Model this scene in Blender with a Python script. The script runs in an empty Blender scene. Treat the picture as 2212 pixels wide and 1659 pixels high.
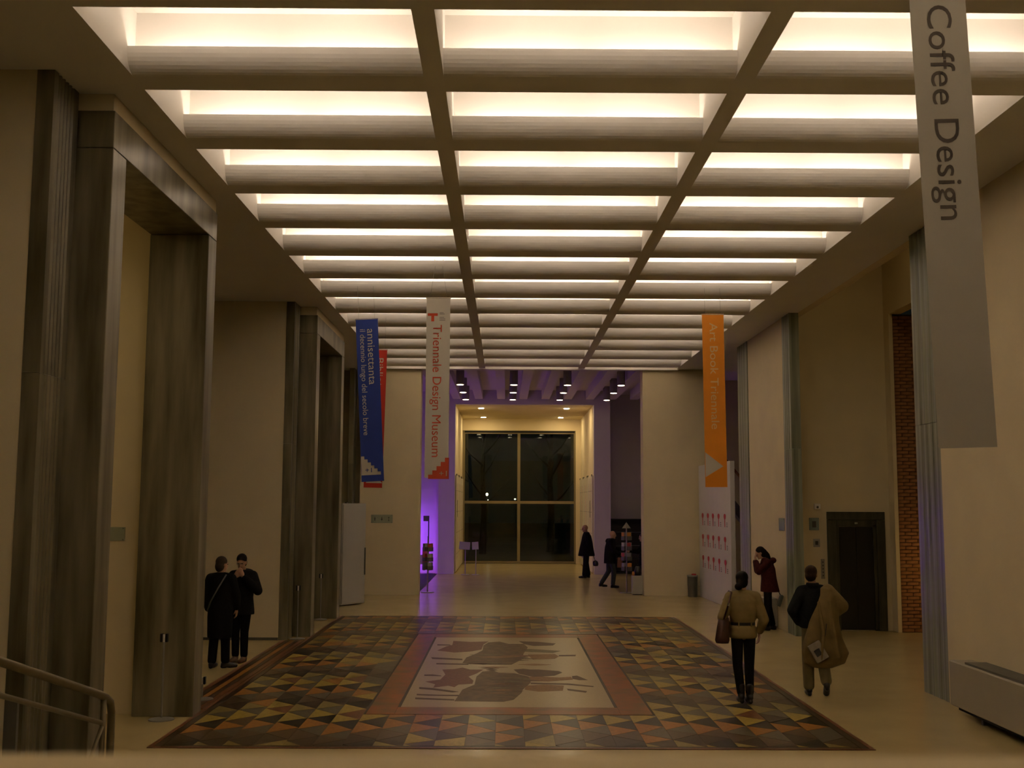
import bpy, bmesh, math, random
from mathutils import Vector, Matrix
random.seed(7)
SC = bpy.context.scene
COL = SC.collection
R_ = math.radians
PI = math.pi

# ------------------------------------------------------------------ camera
W, H, F = 2212.0, 1659.0, 2400.0
CAM = Vector((0, 0, 2.6))
PITCH, YAW, ROLL = R_(6.17), R_(0.34), R_(-0.26)
def cam_rot():
    cy, sy = math.cos(YAW), math.sin(YAW); c, s = math.cos(PITCH), math.sin(PITCH); cr, sr = math.cos(ROLL), math.sin(ROLL)
    A = Matrix(((cy, -sy, 0), (sy, cy, 0), (0, 0, 1)))
    B = Matrix(((1, 0, 0), (0, -s, c), (0, -c, -s)))
    C = Matrix(((cr, -sr, 0), (sr, cr, 0), (0, 0, 1)))
    return C @ B @ A
RC = cam_rot()
cd = bpy.data.cameras.new('camera'); cam = bpy.data.objects.new('camera', cd); COL.objects.link(cam)
cd.sensor_fit = 'HORIZONTAL'; cd.sensor_width = 36.0; cd.lens = F / W * 36.0
cd.clip_start = 0.05; cd.clip_end = 400
cd.dof.use_dof = True; cd.dof.focus_distance = 21.0; cd.dof.aperture_fstop = 5.6
M4 = RC.transposed().to_4x4(); M4.translation = CAM; cam.matrix_world = M4
SC.camera = cam

# ------------------------------------------------------------------ world + exposure
SC.view_settings.view_transform = 'Standard'
SC.view_settings.look = 'None'
SC.view_settings.gamma = 1.0
SC.view_settings.use_curve_mapping = False
SC.view_settings.exposure = 0.0
SC.cycles.max_bounces = 5; SC.cycles.diffuse_bounces = 3; SC.cycles.glossy_bounces = 2; SC.cycles.transmission_bounces = 2; SC.cycles.transparent_max_bounces = 6; SC.cycles.caustics_reflective = False; SC.cycles.caustics_refractive = False
wd = bpy.data.worlds.new('night'); SC.world = wd; wd.use_nodes = True
wd.node_tree.nodes['Background'].inputs[0].default_value = (0.0035, 0.0040, 0.0030, 1)
wd.node_tree.nodes['Background'].inputs[1].default_value = 1.0
TUBE = 23.5                        # strength of the ceiling tubes
LAMP = (1.0, 0.86, 0.80)           # their warm colour

# ------------------------------------------------------------------ pixel -> world (2212 x 1659)
def ray(u, v): return RC.transposed() @ Vector(((u - W/2)/F, (H/2 - v)/F, -1.0))
def atZ(u, v, z=0.0): d = ray(u, v); return CAM + d*((z - CAM.z)/d.z)
def atY(u, v, y): d = ray(u, v); return CAM + d*(y/d.y)

# ------------------------------------------------------------------ materials
MATS = {}
def mat(name, col, rough=0.6, metal=0.0, var=0.0, scale=4.0, bump=0.0, bscale=40.0, coat=0.0, emit=0.0, ecol=None, spec=0.5, stretch=(1, 1, 1), col2=None):
    m = bpy.data.materials.new(name); m.use_nodes = True; nt = m.node_tree; b = nt.nodes['Principled BSDF']
    b.inputs['Base Color'].default_value = (*col, 1); b.inputs['Roughness'].default_value = rough; b.inputs['Metallic'].default_value = metal
    b.inputs['Specular IOR Level'].default_value = spec
    if coat: b.inputs['Coat Weight'].default_value = coat; b.inputs['Coat Roughness'].default_value = 0.12
    if emit: b.inputs['Emission Color'].default_value = (*(ecol or col), 1); b.inputs['Emission Strength'].default_value = emit
    if var or bump:
        tc = nt.nodes.new('ShaderNodeTexCoord'); mp = nt.nodes.new('ShaderNodeMapping'); mp.inputs['Scale'].default_value = stretch
        nt.links.new(tc.outputs['Object'], mp.inputs['Vector'])
    if var:
        n = nt.nodes.new('ShaderNodeTexNoise'); n.inputs['Scale'].default_value = scale; n.inputs['Detail'].default_value = 5
        nt.links.new(mp.outputs['Vector'], n.inputs['Vector'])
        r = nt.nodes.new('ShaderNodeValToRGB'); r.color_ramp.elements[0].position = 0.3; r.color_ramp.elements[1].position = 0.7
        c2 = col2 or tuple(c*(1-var) for c in col)
        r.color_ramp.elements[0].color = (*c2, 1); r.color_ramp.elements[1].color = (*[min(1, c*(1+var*0.4)) for c in col], 1)
        nt.links.new(n.outputs['Fac'], r.inputs['Fac']); nt.links.new(r.outputs['Color'], b.inputs['Base Color'])
    if bump:
        n2 = nt.nodes.new('ShaderNodeTexNoise'); n2.inputs['Scale'].default_value = bscale; n2.inputs['Detail'].default_value = 4
        bp = nt.nodes.new('ShaderNodeBump'); bp.inputs['Strength'].default_value = bump; bp.inputs['Distance'].default_value = 0.01
        nt.links.new(mp.outputs['Vector'], n2.inputs['Vector']); nt.links.new(n2.outputs['Fac'], bp.inputs['Height']); nt.links.new(bp.outputs['Normal'], b.inputs['Normal'])
    MATS[name] = m; return m
PL = mat('plaster', (0.80, 0.67, 0.40), 0.85, var=0.05, scale=1.5, bump=0.05)
PLC = mat('ceiling_plaster', (0.90, 0.85, 0.75), 0.85, var=0.03, scale=1.2)
FLO = mat('resin_floor', (0.54, 0.42, 0.19), 0.22, var=0.10, scale=1.3, bump=0.03, bscale=6, spec=0.4)
MAR = mat('grey_marble', (0.230, 0.200, 0.120), 0.32, var=0.6, scale=1.8, stretch=(2.6, 2.6, 0.28), col2=(0.075, 0.062, 0.026))
MARG = mat('green_marble', (0.27, 0.28, 0.19), 0.30, var=0.5, scale=2.6, stretch=(5, 5, 0.12), col2=(0.125, 0.135, 0.088))
MARD = mat('dark_marble', (0.070, 0.066, 0.040), 0.30, var=0.5, scale=3.0, stretch=(3, 3, 0.5))
BLK = mat('black_lacquer', (0.010, 0.009, 0.008), 0.4)
DRK = mat('dark_gap', (0.012, 0.011, 0.009), 0.9)
STEEL = mat('brushed_steel', (0.42, 0.38, 0.30), 0.38, metal=0.9, var=0.1, scale=20)
RAILM = mat('satin_rail_metal', (0.17, 0.135, 0.065), 0.5, metal=0.4, var=0.1, scale=12)
GREY = mat('grey_paint', (0.40, 0.37, 0.30), 0.6, var=0.06, scale=3)
GREYD = mat('dark_grey_paint', (0.13, 0.12, 0.09), 0.55, var=0.1, scale=5)
WHITEP = mat('white_panel', (0.80, 0.74, 0.66), 0.6, var=0.03, scale=2)
CABM = mat('pale_grey_laminate', (0.46, 0.44, 0.37), 0.5, var=0.03, scale=2)
RADM = mat('radiator_paint', (0.42, 0.37, 0.25), 0.5, var=0.04, scale=3)
GLP = mat('frosted_glass_plate', (0.36, 0.38, 0.26), 0.25, var=0.06, scale=4)
GLPB = mat('blue_glass_plate', (0.22, 0.27, 0.23), 0.25, var=0.06, scale=4)
WFR = mat('window_frame', (0.24, 0.19, 0.085), 0.5, var=0.06, scale=4)
RED = mat('symbol_red', (0.62, 0.035, 0.035), 0.6)
INK = mat('grey_ink', (0.22, 0.20, 0.17), 0.7)
DARKINK = mat('dark_ink', (0.06, 0.055, 0.045), 0.7)
BRK = mat('brick', (0.36, 0.16, 0.055), 0.85, var=0.45, scale=6, bump=0.3, bscale=50)
MORT = mat('mortar', (0.16, 0.11, 0.06), 0.95, var=0.2, scale=10)
def emat(name, col, s):
    m = bpy.data.materials.new(name); m.use_nodes = True; nt = m.node_tree; nt.nodes.clear()
    e = nt.nodes.new('ShaderNodeEmission'); e.inputs[0].default_value = (*col, 1); e.inputs[1].default_value = s
    o = nt.nodes.new('ShaderNodeOutputMaterial'); nt.links.new(e.outputs[0], o.inputs[0]); return m
TUBEM = emat('tube_light', LAMP, TUBE)
DOWNM = emat('downlight_glow', (1.0, 0.80, 0.52), 13.0)
BAYM = emat('bay_downlight_glow', (1.0, 0.78, 0.46), 300.0)
STREETM = emat('street_light', (1.0, 0.9, 0.7), 6.0)
PURPM = emat('violet_tube', (0.26, 0.06, 1.0), 112.0)
WARMM = emat('shop_lamp_glow', (1.0, 0.62, 0.18), 14.0)
def glass(name, tint=(0.8, 0.85, 0.75), ior=1.5):
    m = bpy.data.materials.new(name); m.use_nodes = True; nt = m.node_tree; nt.nodes.clear()
    t = nt.nodes.new('ShaderNodeBsdfTransparent'); t.inputs[0].default_value = (*tint, 1)
    g = nt.nodes.new('ShaderNodeBsdfGlossy'); g.inputs['Roughness'].default_value = 0.02
    f = nt.nodes.new('ShaderNodeFresnel'); f.inputs[0].default_value = ior
    mx = nt.nodes.new('ShaderNodeMixShader'); o = nt.nodes.new('ShaderNodeOutputMaterial')
    nt.links.new(f.outputs[0], mx.inputs[0]); nt.links.new(t.outputs[0], mx.inputs[1]); nt.links.new(g.outputs[0], mx.inputs[2]); nt.links.new(mx.outputs[0], o.inputs[0])
    return m
GLASS = glass('window_glass')

# ------------------------------------------------------------------ mesh helpers
class MB:
    def __init__(s): s.v = []; s.f = []
    def add(s, vs, fs):
        o = len(s.v); s.v += [tuple(p) for p in vs]; s.f += [tuple(i+o for i in f) for f in fs]; return s
    def box(s, x0, x1, y0, y1, z0, z1):
        return s.add([(x0,y0,z0),(x1,y0,z0),(x1,y1,z0),(x0,y1,z0),(x0,y0,z1),(x1,y0,z1),(x1,y1,z1),(x0,y1,z1)],
                     [(0,3,2,1),(4,5,6,7),(0,1,5,4),(1,2,6,5),(2,3,7,6),(3,0,4,7)])
    def prism(s, poly, a, b):           # poly: 3d points of the base, a..b: offset vectors
        n = len(poly); A = [Vector(p)+Vector(a) for p in poly]; B = [Vector(p)+Vector(b) for p in poly]
        return s.add(A+B, [tuple(range(n))[::-1], tuple(range(n, 2*n))] + [(i,(i+1)%n,n+(i+1)%n,n+i) for i in range(n)])
    def tube(s, pts, r, n=10, closed=True):
        pts = [Vector(p) for p in pts]; rs = r if isinstance(r, (list, tuple)) else [r]*len(pts); rings = []
        prev = None
        for i, p in enumerate(pts):
            d = (pts[min(i+1, len(pts)-1)] - pts[max(i-1, 0)]).normalized()
            ref = prev if prev is not None else (Vector((0,0,1)) if abs(d.z) < 0.9 else Vector((1,0,0)))
            a = (ref - d*ref.dot(d)).normalized(); prev = a; b = d.cross(a)
            rings.append([p + (a*math.cos(t)+b*math.sin(t))*rs[i] for t in [2*PI*k/n for k in range(n)]])
        vs = [q for rg in rings for q in rg]; fs = []
        for i in range(len(pts)-1):
            for k in range(n): fs.append((i*n+k, i*n+(k+1)%n, (i+1)*n+(k+1)%n, (i+1)*n+k))
        if closed: fs.append(tuple(range(n))[::-1]); fs.append(tuple(range((len(pts)-1)*n, len(pts)*n)))
        return s.add(vs, fs)
    def cyl(s, c, r, z0, z1, n=20, r1=None): return s.tube([(c[0], c[1], z0), (c[0], c[1], z1)], [r, r if r1 is None else r1], n)
    def ell(s, c, r, rot=None, nu=16, nv=10):
        M = rot or Matrix.Identity(3); vs = []; fs = []
        for j in range(nv+1):
            t = PI*j/nv
            for i in range(nu):
                a = 2*PI*i/nu; vs.append(Vector(c) + M @ Vector((r[0]*math.sin(t)*math.cos(a), r[1]*math.sin(t)*math.sin(a), r[2]*math.cos(t))))
        for j in range(nv):
            for i in range(nu): fs.append((j*nu+i, (j+1)*nu+i, (j+1)*nu+(i+1)%nu, j*nu+(i+1)%nu))
        return s.add(vs, fs)
    def caps(s, a, b, ra, rb):
        a, b = Vector(a), Vector(b); s.ell(a, (ra,)*3, nu=12, nv=8); s.ell(b, (rb,)*3, nu=12, nv=8)
        return s.tube([a, b], [ra, rb], 12)
    def chain(s, pts, rs):
        for i in range(len(pts)-1): s.caps(pts[i], pts[i+1], rs[i], rs[i+1])
        return s
    def loft(s, rings, n=24):           # rings: (cx,cy,z,rx,ry[,ripple amp,phase])
        vs = []; fs = []
        for rg in rings:
            amp = rg[5] if len(rg) > 5 else 0; ph = rg[6] if len(rg) > 6 else 0
            for k in range(n):
                t = 2*PI*k/n; q = 1 + amp*math.sin(5*t+ph)
                vs.append((rg[0]+rg[3]*q*math.cos(t), rg[1]+rg[4]*q*math.sin(t), rg[2]))
        for i in range(len(rings)-1):
            for k in range(n): fs.append((i*n+k, i*n+(k+1)%n, (i+1)*n+(k+1)%n, (i+1)*n+k))
        fs.append(tuple(range(n))[::-1]); fs.append(tuple(range((len(rings)-1)*n, len(rings)*n)))
        return s.add(vs, fs)
    def mesh(s, name, m, smooth=False, bevel=0.0):
        me = bpy.data.meshes.new(name); me.from_pydata([tuple(p) for p in s.v], [], s.f)
        bm = bmesh.new(); bm.from_mesh(me)
        bmesh.ops.recalc_face_normals(bm, faces=bm.faces)
        if bevel: bmesh.ops.bevel(bm, geom=list(bm.edges), offset=bevel, segments=1, affect='EDGES', profile=0.5)
        bm.to_mesh(me); bm.free()
        if m: me.materials.append(m)
        if smooth:
            for p in me.polygons: p.use_smooth = True
        return me
    def build(s, name, m, parent=None, smooth=False, bevel=0.0):
        return link(name, s.mesh(name, m, smooth, bevel), parent)
def link(name, me, parent=None):
    o = bpy.data.objects.new(name, me); COL.objects.link(o)
    if parent: o.parent = parent
    return o
def tag(o, label, cat, group=None, kind=None):
    o['label'] = label; o['category'] = cat
    if group: o['group'] = group
    if kind: o['kind'] = kind
    return o
def thing(name, label, cat, loc=(0,0,0), rz=0.0, group=None, kind=None):
    o = bpy.data.objects.new(name, None); COL.objects.link(o); o.location = loc; o.rotation_euler = (0, 0, rz); o.empty_display_size = 0.1
    return tag(o, label, cat, group, kind)
def struct(name, mb, m, label, cat, bevel=0.0): return tag(mb.build(name, m, None, bevel=bevel), label, cat, kind='structure')
def fused(name, mb, m, parent, voxel=0.012, smooth=4):
    me = mb.mesh(name, m); tmp = bpy.data.objects.new('tmp', me); COL.objects.link(tmp)
    r = tmp.modifiers.new('r', 'REMESH'); r.mode = 'VOXEL'; r.voxel_size = voxel; r.use_smooth_shade = True
    sm = tmp.modifiers.new('s', 'SMOOTH'); sm.iterations = smooth; sm.factor = 0.5
    dg = bpy.context.evaluated_depsgraph_get(); dg.update()
    out = bpy.data.meshes.new_from_object(tmp.evaluated_get(dg)); out.name = name
    if not out.materials: out.materials.append(m)
    for p in out.polygons: p.use_smooth = True
    bpy.data.objects.remove(tmp); bpy.data.meshes.remove(me)
    return link(name, out, parent)
def text(name, s, size, m, parent, org, ux, uy, spacing=1.0, length=None, bold=0.0):
    cu = bpy.data.curves.new(name, 'FONT'); cu.body = s; cu.size = size; cu.extrude = 0.0008; cu.space_character = spacing; cu.offset = bold; cu.resolution_u = 4
    t = bpy.data.objects.new('tmp', cu); COL.objects.link(t)
    dg = bpy.context.evaluated_depsgraph_get(); dg.update()
    me = bpy.data.meshes.new_from_object(t.evaluated_get(dg)); bpy.data.objects.remove(t)
    ux, uy = Vector(ux), Vector(uy); uz = ux.cross(uy)
    xs = [v.co.x for v in me.vertices]; k = 1.0
    if length: k = length/(max(xs)-min(xs))
    x0 = min(xs)
    for v in me.vertices: v.co = Vector(org) + ux*((v.co.x-x0)*k) + uy*v.co.y + uz*v.co.z
    me.materials.clear(); me.materials.append(m); me.name = name
    nw = len(s.split())
    if nw == 1: return link(name, me, parent)
    # one object per word: cut at the widest gaps along the reading direction
    pos = [(v.co - Vector(org)).dot(ux) for v in me.vertices]
    iv = sorted((min(pos[i] for i in f.vertices), max(pos[i] for i in f.vertices)) for f in me.polygons)
    mg = [list(iv[0])]
    for a, b in iv[1:]:
        if a <= mg[-1][1] + 1e-5: mg[-1][1] = max(mg[-1][1], b)
        else: mg.append([a, b])
    gaps = sorted(((mg[i+1][0]-mg[i][1], (mg[i+1][0]+mg[i][1])/2) for i in range(len(mg)-1)), reverse=True)[:nw-1]
    cuts = sorted(g[1] for g in gaps) + [1e9]; lo = -1e9
    for c in cuts:
        b = MB(); mp = {}; vs = []; fs = []
        for f in me.polygons:
            if lo < pos[f.vertices[0]] <= c:
                fs.append(tuple(mp.setdefault(i, len(mp)) for i in f.vertices))
        inv = sorted(mp, key=mp.get); w = bpy.data.meshes.new(name); w.from_pydata([me.vertices[i].co[:] for i in inv], [], fs); w.materials.append(m)
        o = link(name, w, parent); lo = c
    return o

# ================================================================== STRUCTURE
ZC = 6.55                     # underside of the coffered ceiling
ZT = 7.18                     # top of the coffers
XL, XR = -3.487, 5.008        # edges of the coffered field
YE = 32.36                    # end of the hall
floor = struct('floor', MB().box(-9.2, 11.5, -4, 50.2, -0.3, 0.0), FLO, 'glossy beige resin floor of the museum hall', 'floor')
# --- coffered ceiling
ceil = thing('ceiling', 'white coffered ceiling of glowing light troughs over the hall', 'ceiling', kind='structure')
MB().box(XL-0.1, XR+0.1, -4, YE+0.15, ZT, ZT+0.12).build('coffer_panel', PLC, ceil)
MB().box(-9.2, XL, -4, 33.2, ZC, ZT+0.12).build('side_soffit', PLC, ceil)
MB().box(XR, 6.02, -4, YE+0.15, ZC, ZT+0.12).build('side_soffit', PLC, ceil)
LB = [(-0.775, -0.588), (2.123, 2.311)]
for a, b in LB: MB().box(a, b, -4, YE+0.15, ZC, ZT+0.02).build('long_beam', PLC, ceil)
MB().box(XL-0.05, XR+0.05, YE-0.12, YE+0.15, ZC-0.03, ZT+0.05).build('end_beam', PLC, ceil)
bays = [(XL, LB[0][0]), (LB[0][1], LB[1][0]), (LB[1][1], XR)]
prof = [(0, 0), (-0.34, 0)] + [(-0.34-0.19*math.sin(t), 0.19*(1-math.cos(t))) for t in [PI/2*k/8 for k in range(1, 9)]] + [(-0.53, 0.215), (-0.505, 0.215), (-0.49, 0.14), (-0.44, 0.06), (-0.31, 0.06), (-0.31, ZT-ZC), (-0.25, ZT-ZC), (-0.25, 0.06), (-0.03, 0.06), (-0.025, 0.158), (0, 0.158)]
for bi, (xa, xb) in enumerate(bays):
    me = MB().prism([(xa-0.002, p[0], p[1]) for p in prof], (0, 0, 0), (xb-xa+0.004, 0, 0)).mesh('cross_beam', PLC)
    tl = (xb-xa)/2 - 0.20
    tm = MB().tube([(0, 0, 0), (tl, 0, 0)], 0.016, 6).mesh('light_tube', TUBEM)
    for i in range(-7, 14):
        y = 8.557 + 1.796*i
        if y > YE: continue
        cb = link('cross_beam', me, ceil); cb.location = (0, y, ZC)
        for k in (0, 1):
            t = link('light_tube', tm, cb); t.location = (xa + 0.13 + k*((xb-xa)/2 - 0.06), -0.41, 0.105)
            t = link('light_tube', tm, cb); t.location = (xa + 0.13 + k*((xb-xa)/2 - 0.06), -0.13, 0.155)
# --- left side: walls and marble portals
struct('wall_left', MB().box(-9.4, -9.2, -4, 33.4, 0, ZC), PL, 'cream plaster wall far out on the left side', 'wall')
XP = -4.15
struct('wall_left_front', MB().box(-9.2, XP-0.165, 9.87, 10.4, 0, ZC), PL, 'cream wall facing the viewer left of the nearest pilaster', 'wall')
struct('wall_left_passage', MB().box(-9.2, -4.555, 14.12, 14.36, 0, ZC), PL, 'cream wall seen through the nearest portal', 'wall')
struct('wall_left_middle', MB().box(-9.2, XP-0.165, 21.63, 22.15, 0, ZC), PL, 'cream wall between the two marble portals behind the couple', 'wall')
struct('wall_left_rear', MB().box(-9.2, -4.555, 25.75, 25.98, 0, ZC), PL, 'cream wall behind the second portal', 'wall')
struct('wall_left_end', MB().box(-9.2, -4.28, 33.0, 33.2, 0, ZC), PL, 'narrow cream wall left of the white pier', 'wall')
for nm, y0, y1 in (('baseboard_left_front', 9.845, 9.86), ('baseboard_left_middle', 21.605, 21.62)):
    struct(nm, MB().box(-9.2, XP-0.165, y0, y1, 0, 0.05), GREYD, 'thin dark baseboard along the cream wall ' + ('near the stair' if y0 < 15 else 'behind the couple'), 'baseboard')
def fluted(name, x, y0, y1, z1, sgn, m, parent=None, depth=0.10):
    # marble pilaster: face towards sgn*x with vertical grooves, ends flat
    w = y1-y0; pr = [(x - sgn*depth, y0), (x, y0)]
    k = 5 if sgn > 0 else 3; a = 0.16*w; step = (w-2*a)/k; gd = 0.028 if sgn > 0 else 0.010
    for i in range(k):
        s = y0 + a + i*step
        pr += [(x, s), (x-sgn*gd, s+step*0.2), (x-sgn*gd, s+step*0.5), (x, s+step*0.72)]
    pr += [(x, y1), (x - sgn*depth, y1)]
    return MB().prism([(p[0], p[1], 0) for p in pr], (0, 0, 0), (0, 0, z1)).build(name, m, parent)
def pilaster(label, x, y0, y1, z1, sgn, m, depth=0.10):
    t = thing('marble_pilaster', label, 'pilaster', (0, 0, 0))
    zj = 3.75
    for nm, a, b in (('slab', 0.0, zj-0.004), ('slab', zj, z1-0.003)):
        o = fluted(nm, x, y0, y1, b-a, sgn, m, t, depth); o.location.z = a
    return t
pilaster('grooved grey marble pilaster nearest the stair rail on the left', XP, 9.86, 10.44, ZC, 1, MAR, 0.16)
pilaster('grooved grey marble pilaster beside the second portal behind the couple', XP, 21.62, 22.17, ZC, 1, MAR, 0.16)
pilaster('slim marble strip standing above the pale grey cabinet', -4.42, 32.4, 32.95, ZC, 1, MAR, 0.14)
def portal(label, y0, y1, z1=6.38, w=0.37):
    t = thing('marble_portal', label, 'portal', (0, 0, 0))
    xa, xb = -4.55, -3.8
    for a, b in ((y0, y0+w), (y1-w, y1)):
        MB().box(xa, xb, a, b, 0, z1-w-0.004).build('jamb', MAR, t, bevel=0.006)
    MB().box(xa, xb, y0, y1, z1-w, z1).build('lintel', MAR, t, bevel=0.006)
    MB().box(xa, xb-0.02, y0+0.01, y1-0.01, z1+0.001, ZC-0.002).build('plaster_band', PL, t)
    return t
portal('tall grey marble portal nearest the viewer on the left', 10.46, 14.32)
portal('second tall grey marble portal beyond the couple on the left', 22.2, 26.0)
# --- right side
XW = 5.93
struct('wall_right', MB().box(XW, 6.3, -4, 15.1, 0, ZC), PL, 'cream plaster wall at the right edge above the radiator cover', 'wall')
pilaster('broad grooved green-grey marble pilaster ending the right wall', XW, 15.1, 16.0, ZC, -1, MARG, 0.37)
XB = 5.85
struct('wall_right_middle', MB().box(XB, 6.05, 23.2, 26.6, 0, ZC), PL, 'white wall section behind the bending woman in burgundy', 'wall')
pilaster('grooved marble pilaster just left of the lift lobby', XB-0.02, 22.58, 23.19, ZC, -1, MARG, 0.20)
pilaster('slim marble pilaster beside the red-symbol panel', XB-0.02, 26.61, 27.7, ZC, -1, MARG, 0.20)
struct('wall_lift', MB().box(6.0, 8.3, 23.62, 23.9, 0, 8.2), PL, 'beige wall around the lift door', 'wall')
struct('wall_shop', MB().box(8.14, 8.4, 15.9, 19.0, 0, 8.2).box(8.14, 8.4, 19.0, 23.62, 6.66, 8.2).box(8.14, 8.22, 23.3, 23.62, 0, 6.66), PL, 'beige wall with the tall opening towards the brick room', 'wall')
struct('wall_lobby_front', MB().box(6.3, 11.5, 15.7, 15.9, 0, 8.2), PL, 'hidden front wall of the lift lobby', 'wall')
struct('wall_lobby_upper', MB().box(6.02, 6.2, 15.1, 23.62, ZC, 8.2), PL, 'upper wall above the lift lobby edge', 'wall')
struct('ceiling_lobby', MB().box(6.02, 11.5, 15.1, 23.9, 8.2, 8.35), PLC, 'beige ceiling of the lift lobby', 'ceiling')
struct('wall_stair_back', MB().box(6.0, 11.5, 35.2, 35.4, 0, ZC).box(9.0, 9.2, 23.9, 35.2, 0, ZC), PL, 'brown shaded wall of the stair hall behind the panel', 'wall')
struct('ceiling_stair', MB().box(6.02, 11.5, 23.9, 35.4, ZC, ZC+0.15), PLC, 'ceiling of the stair hall on the right', 'ceiling')
# brick wall behind the opening
bw = thing('wall_brick', 'brown brick wall in the room right of the lift', 'wall', kind='structure')
MB().box(8.2, 11.5, 23.36, 23.62, 0, 6.66).build('mortar_bed', MORT, bw)
struct('wall_brick_side', MB().box(11.4, 11.6, 15.9, 23.6, 0, 8.2), PL, 'far wall of the brick room', 'wall')
brick_me = MB().box(-0.122, 0.122, -0.05, 0.02, -0.031, 0.031).mesh('brick', BRK, bevel=0.004)
half_me = MB().box(-0.058, 0.058, -0.05, 0.02, -0.031, 0.031).mesh('brick', BRK, bevel=0.004)
rest = MB(); nb = 0
for col in range(0, 6):
    for row in range(90):
        z = 0.04 + row*0.0735
        x = 8.22 + 0.126 + col*0.254 - (0.127 if row % 2 else 0)
        me = brick_me
        if col == 0 and row % 2: x = 8.22 + 0.062; me = half_me
        if z > 6.63: continue
        dy = random.uniform(-0.006, 0.006)
        if col < 3 and row < 90 and nb < 290:
            o = link('brick', me, bw); o.location = (x, 23.35+dy, z); nb += 1
        else:
            hw = 0.122 if me is brick_me else 0.058
            rest.box(x-hw, x+hw, 23.30+dy, 23.37+dy, z-0.031, z+0.031)
o = rest.build('brick_field', BRK, bw); o['kind'] = 'stuff'
# --- piers at the end of the hall, vestibule, window bay
struct('wall_pier_left', MB().box(-4.2, -2.47, YE, YE+0.6, 0, ZC), PL, 'white pier with the washroom sign at the end of the hall', 'wall')
struct('wall_pier_right', MB().box(4.02, 6.02, YE, YE+0.6, 0, ZC), PL, 'white pier right of the violet vestibule', 'wall')
YV = 42.0
struct('wall_vestibule', MB().box(-2.5, -1.89, YV, YV+0.3, 0, 6.36).box(3.36, 3.98, YV, YV+0.3, 0, 6.36).box(-2.5, 3.98, YV, YV+0.3, 6.36, 6.9), WHITEP, 'violet-lit wall framing the window bay', 'wall')
struct('wall_vestibule_left', MB().box(-6.2, -2.5, 42.6, 42.8, 0, 6.9).box(-6.4, -6.2, YE+0.6, 42.8, 0, 6.9).box(-2.6, -2.5, 42.3, 42.6, 0, 6.9), WHITEP, 'deep violet wall left of the window bay', 'wall')
struct('wall_vestibule_right', MB().box(3.98, 7.6, 43.6, 43.8, 0, 6.9).box(7.6, 7.8, YE+0.6, 43.8, 0, 6.9).box(3.9, 3.98, 42.3, 43.6, 0, 6.9), WHITEP, 'dim mauve wall right of the window bay', 'wall')
vc = thing('ceiling_vestibule', 'violet-lit beamed ceiling of the vestibule', 'ceiling', kind='structure')
MB().box(-6.4, 7.8, YE+0.15, 43.8, 6.9, 7.05).build('ceiling_slab', WHITEP, vc)
bm_me = MB().box(-0.15, 0.15, YE+0.2, YV-0.02, 6.56, 6.9).mesh('ceiling_beam', WHITEP)
for k in range(15):
    o = link('ceiling_beam', bm_me, vc); o.location.x = -5.2 + 0.84*k
YG = 49.5
struct('wall_bay_left', MB().box(-2.1, -1.89, YV+0.3, YG+0.3, 0, 6.5), PL, 'cream side wall of the window bay on the left', 'wall')
struct('wall_bay_right', MB().box(3.36, 3.6, YV+0.3, YG+0.3, 0, 6.5), PL, 'cream side wall of the window bay on the right', 'wall')
struct('ceiling_bay', MB().box(-1.89, 3.36, YV+0.3, YG+0.3, 6.36, 6.5), PL, 'cream ceiling of the window bay', 'ceiling')
struct('wall_bay_header', MB().box(-1.89, 3.36, YG-0.05, YG+0.3, 5.86, 6.36).box(3.14, 3.36, YG-0.10, YG+0.3, 0.0, 5.86), PL, 'cream header above the dark window', 'wall')
# --- back of the hall behind the viewer
struct('wall_back', MB().box(-9.4, 6.3, -4.2, -4.0, 0, ZT), PL, 'plain cream wall behind the viewer', 'wall')
# window
wn = thing('window_1', 'large dark window at the far end with cross-shaped mullions', 'window', (0, 0, 0), kind='structure')
fr = MB().box(-1.89, -1.78, YG-0.02, YG+0.12, 0.02, 5.86).box(3.06, 3.14, YG-0.03, YG+0.12, 0.02, 5.86).box(-1.78, 3.06, YG-0.02, YG+0.12, 5.72, 5.86).box(-1.78, 3.06, YG-0.02, YG+0.12, 0.02, 0.10)
fr.build('window_frame', WFR, wn)
MB().box(-1.8, 3.1, YG-0.04, YG-0.02, 5.76, 5.84).build('blind_track', DRK, wn)
MB().box(0.55, 0.68, YG-0.05, YG+0.1, 0.10, 5.72).build('mullion', WFR, wn)
MB().box(-1.78, 0.55, YG-0.04, YG+0.1, 2.62, 2.74).build('transom', WFR, wn)
MB().box(0.68, 3.06, YG-0.04, YG+0.1, 2.62, 2.74).build('transom', WFR, wn)
for x0, x1 in ((-1.78, 0.55), (0.68, 3.06)):
    for z0, z1 in ((0.10, 2.62), (2.74, 5.72)):
        MB().box(x0, x1, YG+0.03, YG+0.036, z0, z1).build('pane', GLASS, wn)
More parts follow.
